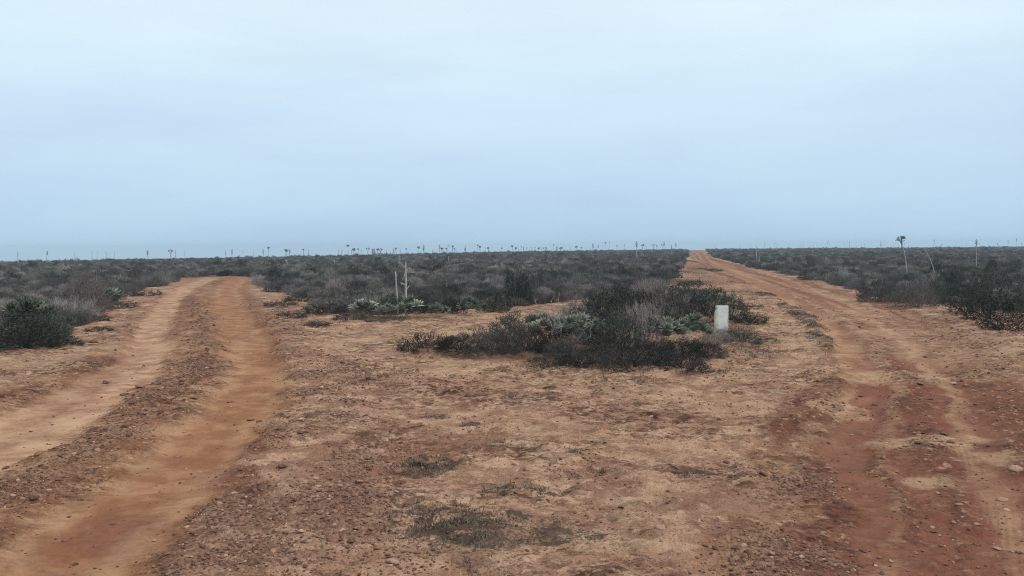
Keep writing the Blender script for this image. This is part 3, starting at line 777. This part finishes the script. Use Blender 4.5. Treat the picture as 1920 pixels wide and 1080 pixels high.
HEADS = {s: head_geo(s, 50 + i).mesh('flower_head', [MAT['pod']]) for i, s in enumerate(('umbrella', 'column', 'ball', 'fork', 'spare', 'tree'))}
HEADS['feather'] = head_geo('spare', 77).mesh('flower_head', [MAT['stalk']])
def stalk_geo(H, bend, r=.045, n=7):
    pts, rad = [], []
    for i in range(10):
        f = i / 9
        pts.append((bend * (f - f * f) * 0 + bend * f * f, 0.03 * math.sin(f * 5), H * f)); rad.append(r * (1.15 - .65 * f) * (1 + .06 * math.sin(i * 2.1)))
    G = Geo(); G.tube(pts, rad, n, cap=True)
    for i in range(2, 9):      # bracts along the stalk
        a = i * 2.4; p = pts[i]
        G.tube([(p[0], p[1], p[2]), (p[0] + math.cos(a) * r * 1.8, p[1] + math.sin(a) * r * 1.8, p[2] + r * 2)], [r * .35, r * .05], 3)
    return G, pts[-1]
STALKCACHE = {}
def stalk(px, topy, style, D=None, basey=None, label=None, group=None, lean=0.0, r=.045, bend=None, hs=1.0, H=None):
    x0 = px
    if basey is not None:
        x, y = unproject(px - 0, basey); D = math.hypot(x, y); zb = gz(x, y)
        H = (basey - topy) * D / FPX
    else:
        diff = max(yh(px) - topy, 1.0)
        az = math.degrees(math.atan2(px - 960, FPX)); dc = float(np.interp(az, AZK, DCK))
        Ht = H or random.uniform(2.5, 3.9)
        D = 150.0
        for _ in range(4):
            ux, uy = math.sin(R(az)) * D, math.cos(R(az)) * D
            zb = float(zmacro(np.array([ux]), np.array([uy]))[0])
            D = min(max((Ht + zb - CAMH) * FPX / diff, 75), dc * .97)
        x, y = ux, uy
        H = CAMH + diff * D / FPX - zb
    o = link('agave_stalk', None); o.location = (x, y, zb - .03); o.empty_display_size = .1
    tag(o, label, 'flower stalk', group)
    dense = style == 'dense'
    hoff = {'umbrella': .2, 'column': .05, 'ball': .05, 'fork': .4, 'spare': .1, 'tree': .4}.get(style, 0) * hs
    bd = bend if bend is not None else random.uniform(-.12, .12)
    G, tip = stalk_geo(H - hoff, bd, r)
    link('flower_stem', G.mesh('flower_stem', [MAT['stalk']], True), o)
    if style != 'bare':
        h = link('flower_head', HEADS[style], o)
        h.location = tip; h.scale = (hs, hs, hs); h.rotation_euler = (0, 0, 0 if style in ('fork', 'tree') else random.uniform(0, 6))
    o.rotation_euler = (0, math.atan(lean), 0)
    return o
random.seed(21)
# those that stand well clear in the scrub
stalk(745, 508, 'bare', basey=587, lean=-.01, r=.034, label='straight bleached bare stalk without a head at the front of the middle scrub', bend=-.02)
stalk(760, 497, 'feather', basey=588, r=.020, hs=1.0, label='bleached stalk with feathery side branches right beside the straight bare one', bend=.03)
stalk(748, 479, 'bare', basey=504, r=.04, label='thin pale stalk in the scrub above the two bleached stalks')
stalk(841, 480, 'bare', basey=497, r=.05, label='short thin pale stalk in the middle scrub under a double headed one on the skyline')
stalk(1702, 449, 'tree', basey=524, r=.033, bend=-.30, lean=-.05, hs=.52, label='tall curved pale stalk with a dark branching head over the right-hand scrub')
stalk(1756, 470, 'bare', basey=526, r=.028, bend=-.45, lean=-.14, label='strongly leaning bare pale stalk right of the tall branching one')
stalk(1765, 490, 'bare', basey=503, r=.04, lean=-.5, label='short leaning bare stalk just right of the long leaning one')
stalk(1831, 456, 'column', basey=508, r=.027, hs=.4, label='straight pale stalk with a narrow dark tip near the right edge of the photo')
stalk(1547, 482, 'bare', basey=496, r=.06, label='short pale stump of a stalk in the scrub right of the right-hand track')
stalk(1418, 462, 'bare', basey=499, r=.05, lean=.0, label='left one of two thin pale stalks close to the right-hand track')
stalk(1424, 480, 'bare', basey=500, r=.045, lean=-.06, label='right one of two thin pale stalks close to the right-hand track')
stalk(541, 486, 'bare', basey=501, r=.06, lean=-.25, label='short leaning pale stalk in the scrub right of the left-hand track')
stalk(628, 487, 'bare', basey=499, r=.06, label='short upright pale stalk in the scrub above the left verge mats')
stalk(1194, 453, 'column', basey=488, r=.055, hs=.8, label='tall stalk with a narrow head and long pale stem left of the far right-hand track')
stalk(1260, 458, 'spare', basey=481, r=.05, label='pale stemmed stalk nearest the left bank of the far right-hand track')
stalk(653.5, 459, 'umbrella', H=3.3, r=.06, hs=1.0, label='dark flat topped stalk standing alone on the skyline right of the left-hand track', bend=0)
stalk(1250, 452, 'column', H=3.6, r=.05, lean=-.25, hs=1.1, label='strongly leaning stalk on the skyline close to the far right-hand track')
stalk(1547, 451, 'spare', H=3.4, lean=.3, label='stalk leaning right on the skyline over the right-hand scrub')
stalk(896, 459, 'umbrella', H=3.3, hs=.8, label='small dark headed stalk paired with a thick headed one on the middle skyline')
stalk(901, 462, 'ball', H=3.3, hs=1.5, r=.08, label='thick dark headed stalk paired with a smaller one on the middle skyline')
stalk(1136, 454, 'umbrella', H=3.6, hs=1.1, label='dark flat topped stalk on the skyline with a plain one just right of it', bend=0)
stalk(1144, 453, 'column', H=3.6, hs=.7, lean=-.05, label='plain narrow stalk just right of a flat topped one on the skyline')
stalk(825, 459, 'column', H=3.5, hs=1.3, r=.09, label='thick club shaped dark stalk on the skyline above the bleached stalks')
stalk(1038, 458, 'umbrella', H=3.4, hs=.8, label='slim flat topped stalk on the skyline left of the crossed stalk')
stalk(504, 463, 'umbrella', H=3.2, hs=.8, label='flat topped stalk on the skyline above the mouth of the left-hand track')
stalk(436, 468, 'column', H=3.0, hs=1.0, r=.07, label='dark stalk on the skyline above the bend of the left-hand track')
stalk(278, 470, 'column', H=3.1, hs=.9, label='faint stalk on the skyline left of the forked cluster')
stalk(322, 473, 'fork', H=2.6, hs=1.0, r=.09, label='squat forked dark stalk on the skyline above the left-hand track')
stalk(87, 472, 'column', H=3.0, hs=.7, lean=.1, label='thin faint stalk on the skyline near the left edge of the photo')
stalk(690, 465, 'fork', H=2.9, hs=1.0, label='stalk with two dark tufts on the skyline right of the lone flat topped one')
# the skyline ones that nothing tells apart
FAR_L = [(35, 473, 'spare'), (141, 481, 'bare'), (173, 477, 'ball'), (182, 477, 'spare'), (201, 479, 'ball'), (216, 479, 'ball'), (348, 475, 'bare'), (329, 475, 'spare'), (423, 476, 'ball'), (457, 477, 'ball'), (476, 476, 'ball')]
FAR_M = [(495, 471, 'column'), (536, 472, 'umbrella'), (543, 470, 'column'), (580, 475, 'spare'), (635, 472, 'spare'), (642, 472, 'spare'), (660, 472, 'spare'), (665, 472, 'ball'), (673, 469, 'ball'), (677, 467, 'spare'), (698, 467, 'column'), (703, 471, 'column'), (709, 467, 'umbrella'), (714, 467, 'fork'), (726, 467, 'bare'), (737, 468, 'spare'), (740, 467, 'spare'), (744, 465, 'ball'), (751, 466, 'spare'), (762, 466, 'ball'), (784, 462, 'umbrella'), (794, 460, 'column'), (821, 465, 'bare'), (829, 468, 'ball'), (838, 466, 'ball'), (840, 460, 'ball'), (849, 461, 'ball'), (853, 466, 'ball'), (856, 466, 'spare'), (873, 467, 'column'), (875, 460, 'spare'), (917, 464, 'ball'), (942, 465, 'ball'), (961, 460, 'umbrella'), (967, 465, 'ball'), (973, 460, 'bare'), (977, 460, 'column'), (982, 463, 'column'), (988, 466, 'ball'), (998, 467, 'ball'), (1003, 464, 'ball'), (1010, 464, 'umbrella'), (1017, 463, 'spare'), (1022, 464, 'fork'), (1044, 462, 'column'), (1051, 463, 'umbrella'), (1058, 459, 'bare'), (1070, 459, 'spare'), (1081, 461, 'umbrella'), (1091, 464, 'ball'), (1108, 463, 'bare'), (1112, 457, 'column'), (1122, 459, 'column'), (1157, 460, 'ball'), (1171, 458, 'column'), (1205, 458, 'umbrella'), (1213, 460, 'bare'), (1226, 458, 'fork'), (1232, 461, 'ball'), (1243, 458, 'fork'), (1268, 456, 'column'), (911, 466, 'bare'), (812, 467, 'spare'), (570, 477, 'ball')]
FAR_R = [(1387, 459, 'ball'), (1410, 457, 'spare'), (1434, 457, 'ball'), (1453, 457, 'ball'), (1459, 457, 'spare'), (1479, 457, 'ball'), (1507, 459, 'ball'), (1525, 458, 'spare'), (1588, 452, 'column'), (1593, 453, 'column'), (1605, 452, 'spare'), (1615, 457, 'ball'), (1650, 452, 'spare'), (1655, 453, 'spare'), (1675, 456, 'ball'), (1703, 455, 'fork'), (1720, 459, 'bare'), (1751, 450, 'column'), (1765, 458, 'ball'), (1792, 456, 'ball'), (1803, 454, 'spare'), (1822, 458, 'bare'), (1837, 455, 'spare'), (1870, 457, 'ball'), (1890, 451, 'spare'), (1905, 449, 'column'), (1914, 456, 'ball'), (1340, 460, 'spare'), (1569, 459, 'ball')]
for L_, lab, grp in ((FAR_L, 'faint dry stalk on the far skyline above the left-hand track and its left scrub', 'stalks on the left skyline'),
                     (FAR_M, 'dark dry stalk among the many on the skyline between the two tracks', 'stalks on the skyline between the tracks'),
                     (FAR_R, 'faint dry stalk on the skyline right of the right-hand track', 'stalks on the right skyline')):
    for (px, ty, st) in L_:
        if px < 480 and st in ('ball', 'umbrella'): st = 'spare'
        w_ = {'ball': 'round headed', 'umbrella': 'flat topped', 'column': 'narrow headed', 'spare': 'sparse', 'bare': 'bare', 'fork': 'forked'}[st]
        stalk(px, ty, st, label=lab.replace('dry', w_), group=w_ + ' ' + grp, lean=random.uniform(-.07, .07), r=random.uniform(.055, .08) * (.7 if px > 1330 or px < 480 else 1), hs=random.uniform(.7, 1.7) * (.6 if px > 1330 or px < 480 else 1), H=random.uniform(2.7, 3.9))

random.seed(88)
for k_ in range(16):
    st_ = random.choice(('spare', 'bare', 'column', 'spare'))
    w_ = {'column': 'narrow headed', 'spare': 'sparse', 'bare': 'bare'}[st_]
    stalk(1395 + 32 * k_ + random.uniform(-12, 12), random.uniform(453, 459), st_, label='faint %s stalk on the far skyline right of the right-hand track' % w_, group=w_ + ' stalks on the right skyline', lean=random.uniform(-.2, .2), r=.04, hs=random.uniform(.4, .8), H=random.uniform(2.6, 3.6))
# ------------------------------------------------------------------ scrub: the nearest plants one by one, the rest as one mass
def jitter(dmin, dmax, cell, azmax=42):
    pts = []
    xs = np.arange(-dmax, dmax, cell)
    X, Y = np.meshgrid(xs, np.arange(0, dmax, cell))
    X = X + rng.uniform(-.48, .48, X.shape) * cell; Y = Y + rng.uniform(-.48, .48, Y.shape) * cell
    D = np.hypot(X, Y); A = np.degrees(np.arctan2(X, Y))
    k = (D >= dmin) & (D < dmax) & (np.abs(A) < azmax)
    return X[k], Y[k]
parts_ = [jitter(10, 60, .66), jitter(60, 130, .86), jitter(130, 230, 1.3), jitter(230, 470, 1.8)]
X = np.concatenate([p[0] for p in parts_]); Y = np.concatenate([p[1] for p in parts_])
Fd = field(X, Y)
keep = (Fd['scrub'] > .6) & (Fd['road'] < .15) & (Fd['D'] < crest(X, Y)[0] + 25)
dens = perlin(X / 3.0, Y / 3.0, 21)
keep &= (dens + rng.uniform(-.5, .5, len(X)) > -.62)
# keep clear of the near footprint of hand placed plants
for (hx, hy, hr) in placed:
    keep &= np.hypot(X - hx, Y - hy) > hr + .15
X, Y = X[keep], Y[keep]; px, py, D, Z = Fd['px'][keep], Fd['py'][keep], Fd['D'][keep], Fd['z'][keep]
nz1 = perlin(X / 5, Y / 5, 31) + rng.normal(0, .35, len(X))
kindn = np.where(nz1 > .62, 1, 0)                        # 0 twiggy, 1 leafy, 2 pale, 3 mat, 4 agave, 5 pale agave
rr_ = rng.random(len(X))
kindn = np.where(rr_ < np.where(D > 40, .17, .07), 2, kindn); kindn = np.where((rr_ > .17) & (rr_ < .23), 4, kindn); kindn = np.where((rr_ > .23) & (rr_ < np.where(D > 45, .27, .25)), 5, kindn)
greenR = (px > 1740) & (py > 515) & (rng.random(len(X)) < .25); kindn = np.where(greenR, 1, kindn)
size = rng.uniform(.62, 1.08, len(X)) * (1 + .25 * sm(.1, .8, perlin(X / 4, Y / 4, 33)))
size = size * np.where(D > 230, 1.6, np.where(D > 130, 1.3, 1.05))
hh = rng.uniform(.27, .52, len(X)) * (1 + .2 * perlin(X / 6, Y / 6, 35)) * np.where(kindn == 1, 1.1, 1)
order = np.argsort(D)
hh *= np.where(rng.random(len(X)) < .05, 1.7, 1)
inview = (px > -30) & (px < 1950)
indiv = [i for i in order if inview[i]][:300 - n_hand + 12]
random.seed(5)
for i in indiv:
    if px[i] < 430: where = 'in the left scrub ' + ('at its far left end' if px[i] < 110 else 'near the left-hand track')
    elif px[i] > 1330: where = 'in the right scrub ' + ('at its far right end' if px[i] > 1740 else 'beside the right-hand track')
    else: where = 'in the middle scrub ' + ('beside the left-hand track' if px[i] < 620 else 'around the bleached stalks' if px[i] < 840 else 'behind the sand strip' if px[i] < 1120 else 'near the right-hand track')
    where += ', front edge' if float(np.interp(px[i], *SCRUB)) - py[i] < 10 else ', farther back'
    k = int(kindn[i])
    if k >= 4:
        sz = 'larger ' if size[i] > .95 else 'smaller '
        lab = sz + ('yellowish' if k == 5 else 'grey green') + ' agave ' + where
        agave(X[i], Y[i], size[i] * .75, .32, lab, lab.replace('agave', 'agaves'), pale=k == 5)
    else:
        kd = ['twiggy', 'leafy', 'pale', 'mat'][k]; sz = 'tall ' if hh[i] > .43 else ('low ' if hh[i] < .34 else 'middling ')
        lab = {'twiggy': 'grey twiggy shrub ', 'leafy': 'green leafy shrub ', 'pale': 'bleached dead shrub ', 'mat': 'creeping shrub '}[kd] + where
        lab = sz + lab
        shrub(kd, X[i], Y[i], size[i], hh[i], lab, lab.replace('shrub', 'shrubs'))
rest = np.setdiff1d(np.arange(len(X)), np.array(indiv))
print('shrubs', len(X), 'single', len(indiv) + n_hand)

def instancer(name, sources, pts, idx, rot, scl, tilt=None):
    """one object that scatters the source meshes on its own points"""
    src = bpy.data.collections.new(name + '_shapes')
    for i, me in enumerate(sources):
        o = bpy.data.objects.new('%s_shape_%02d' % (name, i), me); src.objects.link(o)
    me = bpy.data.meshes.new(name)
    me.vertices.add(len(pts)); me.vertices.foreach_set('co', np.asarray(pts, np.float32).ravel())
    a = me.attributes.new('idx', 'INT', 'POINT'); a.data.foreach_set('value', np.asarray(idx, np.int32))
    a = me.attributes.new('rot', 'FLOAT_VECTOR', 'POINT'); a.data.foreach_set('vector', np.asarray(rot, np.float32).ravel())
    a = me.attributes.new('scl', 'FLOAT_VECTOR', 'POINT'); a.data.foreach_set('vector', np.asarray(scl, np.float32).ravel())
    ob = link(name, me)
    ng = bpy.data.node_groups.new(name, 'GeometryNodeTree')
    ng.interface.new_socket('Geometry', in_out='INPUT', socket_type='NodeSocketGeometry')
    ng.interface.new_socket('Geometry', in_out='OUTPUT', socket_type='NodeSocketGeometry')
    N, L = ng.nodes, ng.links
    gi, go = N.new('NodeGroupInput'), N.new('NodeGroupOutput')
    iop = N.new('GeometryNodeInstanceOnPoints'); ci = N.new('GeometryNodeCollectionInfo')
    ci.inputs['Collection'].default_value = src; ci.inputs['Separate Children'].default_value = True; ci.inputs['Reset Children'].default_value = True
    iop.inputs['Pick Instance'].default_value = True
    def na(nm, t):
        n = N.new('GeometryNodeInputNamedAttribute'); n.data_type = t; n.inputs[0].default_value = nm
        return n.outputs[0]
    L.new(gi.outputs[0], iop.inputs['Points']); L.new(ci.outputs[0], iop.inputs['Instance'])
    L.new(na('idx', 'INT'), iop.inputs['Instance Index'])
    e2r = N.new('FunctionNodeEulerToRotation'); L.new(na('rot', 'FLOAT_VECTOR'), e2r.inputs[0]); L.new(e2r.outputs[0], iop.inputs['Rotation'])
    L.new(na('scl', 'FLOAT_VECTOR'), iop.inputs['Scale'])
    L.new(iop.outputs[0], go.inputs[0])
    md = ob.modifiers.new('scatter', 'NODES'); md.node_group = ng
    return ob
# clump shapes: bushes and small agave clumps
def agclump(seed, mat):
    random.seed(seed); G = Geo()
    for i in range(4):
        g = random.choice(ROS); a = i * 2.4; s = random.uniform(.7, 1.0); r = .22 * (i > 0)
        b = len(G.v); G.v += [(v[0] * s + r * math.cos(a), v[1] * s + r * math.sin(a), v[2] * s * 1.2) for v in g.v]
        G.f += [tuple(k + b for k in f) for f in g.f]; G.m += [0] * len(g.f)
    return G.mesh('agave_whole', [mat])
srcs, srcmap = [], {}
for kd, kn in (('twiggy', 0), ('leafy', 1), ('pale', 2), ('mat', 3)):
    srcmap[kn] = list(range(len(srcs), len(srcs) + len(PROTO[kd]))); srcs += [p['joined'] for p in PROTO[kd]]
for kn, mt in ((4, 'agave'), (5, 'agavepale')):
    srcmap[kn] = [len(srcs), len(srcs) + 1]; srcs += [agclump(71 + kn, MAT[mt]), agclump(81 + kn, MAT[mt])]
idx = np.array([random.choice(srcmap[int(kindn[i])]) for i in rest])
h0 = np.array([H0['twiggy'], H0['leafy'], H0['pale'], H0['mat'], .45, .45])[kindn[rest]]
s_ = size[rest] * np.where(kindn[rest] >= 4, .85, 1); hv = hh[rest]
zero = np.zeros(len(rest))
ob = instancer('scrub', srcs, np.stack([X[rest], Y[rest], Z[rest] - .02], 1), idx,
               np.stack([zero, zero, rng.uniform(0, 6.28, len(rest))], 1), np.stack([s_, s_, hv / h0], 1))
tag(ob, 'low grey scrub covering the plain to the skyline', 'scrub', kind='stuff')

# ------------------------------------------------------------------ stones
def stone_mesh(seed, flat=.55):
    import bmesh
    random.seed(seed); bm = bmesh.new(); bmesh.ops.create_icosphere(bm, subdivisions=2, radius=.5)
    ax = [rv() for _ in range(7)]; ax = [a / np.linalg.norm(a) for a in ax]; cut = [random.uniform(.30, .44) for _ in ax]
    for v in bm.verts:
        p = np.array(v.co)
        for a, c in zip(ax, cut):
            t = p @ a
            if t > c: p = p - a * (t - c) * .85
        p = p * (1 + .05 * random.gauss(0, 1))
        v.co = (p[0], p[1] * .8, p[2] * flat)
    me = bpy.data.meshes.new('stone'); bm.to_mesh(me); bm.free(); me.materials.append(STONE)
    me.polygons.foreach_set('use_smooth', [True] * len(me.polygons))
    return me
STONES = [stone_mesh(900 + i, .36 + .07 * (i % 4)) for i in range(6)]
def stone(px, py, wpx, label, group=None, pale=None, flat=1.0):
    x, y = unproject(px, py); s = wpx * math.hypot(x, y) / FPX
    o = link('stone', random.choice(STONES)); o.location = (x, y, gz(x, y) + s * .07)
    o.rotation_euler = (random.uniform(-.2, .2), random.uniform(-.2, .2), random.uniform(0, 6)); o.scale = (s, s * 1.1, s * .8 * flat)
    tag(o, label, 'stone', group)
    return o
random.seed(33)
PALESTONE = STONE.copy(); PALESTONE.name = 'pale_stone'
for n_ in PALESTONE.node_tree.nodes:
    if n_.type == 'VALTORGB':
        for e_ in n_.color_ramp.elements: e_.color = (0.34, 0.25, 0.19, 1)
def whiten(o):
    o.data = o.data.copy(); o.data.materials[0] = PALESTONE
stone(530, 886, 24, 'round brown stone standing proud on the gravel bank right of the left-hand track')
stone(624, 1022, 32, 'large dark stone near the bottom of the photo right of the left-hand track')
stone(412, 932, 18, 'dark stone at the right edge of the orange wheel rut')
whiten(stone(736, 1062, 30, 'smooth pale stone half sunk in sand near the bottom centre of the photo'))
whiten(stone(1238, 1002, 26, 'pale flat stone in the sand between the tracks, right of the dry grass patch'))
stone(332, 843, 16, 'small dark stone alone in the middle of the orange wheel rut')
whiten(stone(885, 664, 14, 'pale stone under the left half of the roadside clump, leftmost of two'))
whiten(stone(950, 664, 14, 'pale stone at the foot of the clump just left of the bleached bare branch'))
whiten(stone(1375, 594, 10, 'small pale stone right of the white marker near its middle height'))
whiten(stone(1379, 609, 10, 'small pale stone right of the foot of the white marker'))
whiten(stone(736, 674, 14, 'small pale stone on the red soil left of the roadside clump'))
whiten(stone(1880, 922, 22, 'pale flat stone on the right-hand track near the right edge of the photo'))
whiten(stone(1798, 942, 16, 'pale flat stone left of the similar one near the right edge of the photo'))
stone(1905, 872, 26, 'dark stone on the right-hand track at the right edge of the photo')
stone(1726, 718, 14, 'upright dark stone alone on the right-hand track')
whiten(stone(1470, 976, 14, 'pale pebble in the gravel at the left side of the right-hand track'))
# more loose stones, from the same families of place
def scatter_stones(n, region, wr, lab, grp):
    c = 0; tries = 0
    while c < n and tries < 4000:
        tries += 1
        px_, py_ = random.uniform(region[0], region[2]), random.uniform(region[1], region[3])
        x, y = unproject(px_, py_); f = field(np.array([x]), np.array([y]))
        if random.random() > f['gravel'][0] * 1.5: continue
        w_ = random.uniform(*wr)
        a_ = 'bigger ' if w_ > wr[0] + .6 * (wr[1] - wr[0]) else 'smaller '
        b_ = ', low in the photo' if py_ > 950 else (', farther up' if py_ < 830 else '')
        stone(px_, py_, w_, a_ + lab + b_, a_ + grp + b_); c += 1
scatter_stones(50, (0, 640, 400, 1075), (9, 18), 'grey brown stone in the gravel ridge of the left-hand track', 'stones of the ridge in the left-hand track')
scatter_stones(70, (430, 760, 760, 1075), (9, 20), 'loose stone on the gravel bank right of the left-hand track', 'stones on the bank right of the left-hand track')
scatter_stones(35, (1350, 850, 1620, 1075), (8, 16), 'loose stone in the gravel left of the right-hand wheel rut', 'stones left of the right-hand rut')
scatter_stones(45, (1630, 700, 1915, 1075), (8, 15), 'loose stone lying on the red surface of the right-hand track', 'stones on the right-hand track')
# fine gravel
def gravel():
    XX, YY, W = [], [], []
    for (d0, d1, n, smin, smed) in ((3.5, 9, 100000, .007, .016), (9, 16, 100000, .011, .023), (16, 34, 60000, .022, .040)):
        A = np.radians(rng.uniform(-38, 38, n)); D_ = np.sqrt(rng.uniform(d0 ** 2, d1 ** 2, n))
        x, y = D_ * np.sin(A), D_ * np.cos(A); f = field(x, y)
        cl_ = .5 + .9 * np.clip(perlin(x / .5, y / .5, 41) + .2, 0, 1)
        p = np.clip(f['gravel'] ** 1.3 * cl_ + .012, 0, 1) * (1 - .6 * f['scrub'])
        p = np.where(f['smooth'] > .6, p * .5 + .008, p)
        k = rng.random(n) < p
        XX.append(np.stack([x[k], y[k], f['z'][k]], 1)); W.append(np.clip(smed * np.exp(rng.normal(0, .42, k.sum())), smin, .09))
    P_ = np.concatenate(XX); s = np.concatenate(W); n = len(s)
    P_[:, 2] += s * .08
    print('gravel', n)
    rot = np.stack([rng.normal(0, .25, n), rng.normal(0, .25, n), rng.uniform(0, 6.28, n)], 1)
    o = instancer('gravel', STONES, P_, rng.integers(0, len(STONES), n), rot, np.stack([s, s * rng.uniform(.8, 1.2, n), s * rng.uniform(.8, 1.3, n)], 1))
    tag(o, 'fine gravel and pebbles strewn over the dirt', 'gravel', kind='stuff')
gravel()

# ------------------------------------------------------------------ dry grass and litter in the patches and under the clump
def drygrass():
    xs, ys = [], []
    n = 60000
    A = np.radians(rng.uniform(-36, 36, n)); D_ = np.sqrt(rng.uniform(4.5 ** 2, 27 ** 2, n))
    xs.append(D_ * np.sin(A)); ys.append(D_ * np.cos(A))
    for (cx, cy, a_, b_, s_) in PATCH:  # blades also land on the painted bank and shrub shade
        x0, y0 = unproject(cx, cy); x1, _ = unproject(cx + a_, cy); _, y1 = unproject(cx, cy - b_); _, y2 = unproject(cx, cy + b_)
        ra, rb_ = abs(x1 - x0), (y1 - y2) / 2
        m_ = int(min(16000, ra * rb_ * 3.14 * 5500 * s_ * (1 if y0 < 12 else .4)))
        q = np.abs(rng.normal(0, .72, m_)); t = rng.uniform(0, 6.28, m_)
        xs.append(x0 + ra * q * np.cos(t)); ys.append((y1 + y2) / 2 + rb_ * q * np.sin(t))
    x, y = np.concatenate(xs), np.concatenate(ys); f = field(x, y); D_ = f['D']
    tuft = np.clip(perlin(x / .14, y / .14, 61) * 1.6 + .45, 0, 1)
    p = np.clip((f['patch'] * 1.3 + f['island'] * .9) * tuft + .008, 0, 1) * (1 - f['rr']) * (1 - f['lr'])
    k = rng.random(len(x)) < p
    x, y, z, D_ = x[k], y[k], f['z'][k], D_[k]
    m = len(x)
    L = rng.uniform(.014, .055, m) * np.where(D_ > 12, 1.5, 1); w = rng.uniform(.001, .003, m) * (1 + D_ / 12)
    az = rng.uniform(0, 6.28, m); el = rng.uniform(.05, 1.2, m)
    d_ = np.stack([np.cos(az) * np.cos(el), np.sin(az) * np.cos(el), np.sin(el)], 1)
    sd = np.stack([-np.sin(az), np.cos(az), np.zeros(m)], 1)
    b = np.stack([x, y, z - .002], 1)
    V = np.concatenate([b - sd * w[:, None], b + sd * w[:, None], b + d_ * L[:, None]])
    i = np.arange(m)
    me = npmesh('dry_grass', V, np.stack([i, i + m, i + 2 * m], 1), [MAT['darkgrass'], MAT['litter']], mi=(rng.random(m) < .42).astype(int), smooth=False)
    o = link('dry_grass', me); tag(o, 'dark patches of short dry grass and litter on the bare soil', 'dry grass', kind='stuff')
    print('grass', m)
drygrass()

# ------------------------------------------------------------------ air
def haze():
    s = 1600
    me = bpy.data.meshes.new('haze')
    v = [(x, y, z) for x in (-s, s) for y in (-s, s) for z in (-22, 9)]
    me.from_pydata(v, [], [(0, 1, 3, 2), (4, 6, 7, 5), (0, 4, 5, 1), (2, 3, 7, 6), (0, 2, 6, 4), (1, 5, 7, 3)])
    m = bpy.data.materials.new('haze'); m.use_nodes = True; t = m.node_tree
    t.nodes.clear(); o = t.nodes.new('ShaderNodeOutputMaterial'); p = t.nodes.new('ShaderNodeVolumePrincipled')
    p.inputs['Color'].default_value = (0.72, 0.88, 1.0, 1); p.inputs['Density'].default_value = 0.00070
    t.links.new(p.outputs[0], o.inputs['Volume']); me.materials.append(m)
    ob = link('haze', me); tag(ob, 'pale blue haze over the plain', 'haze', kind='stuff')
haze()
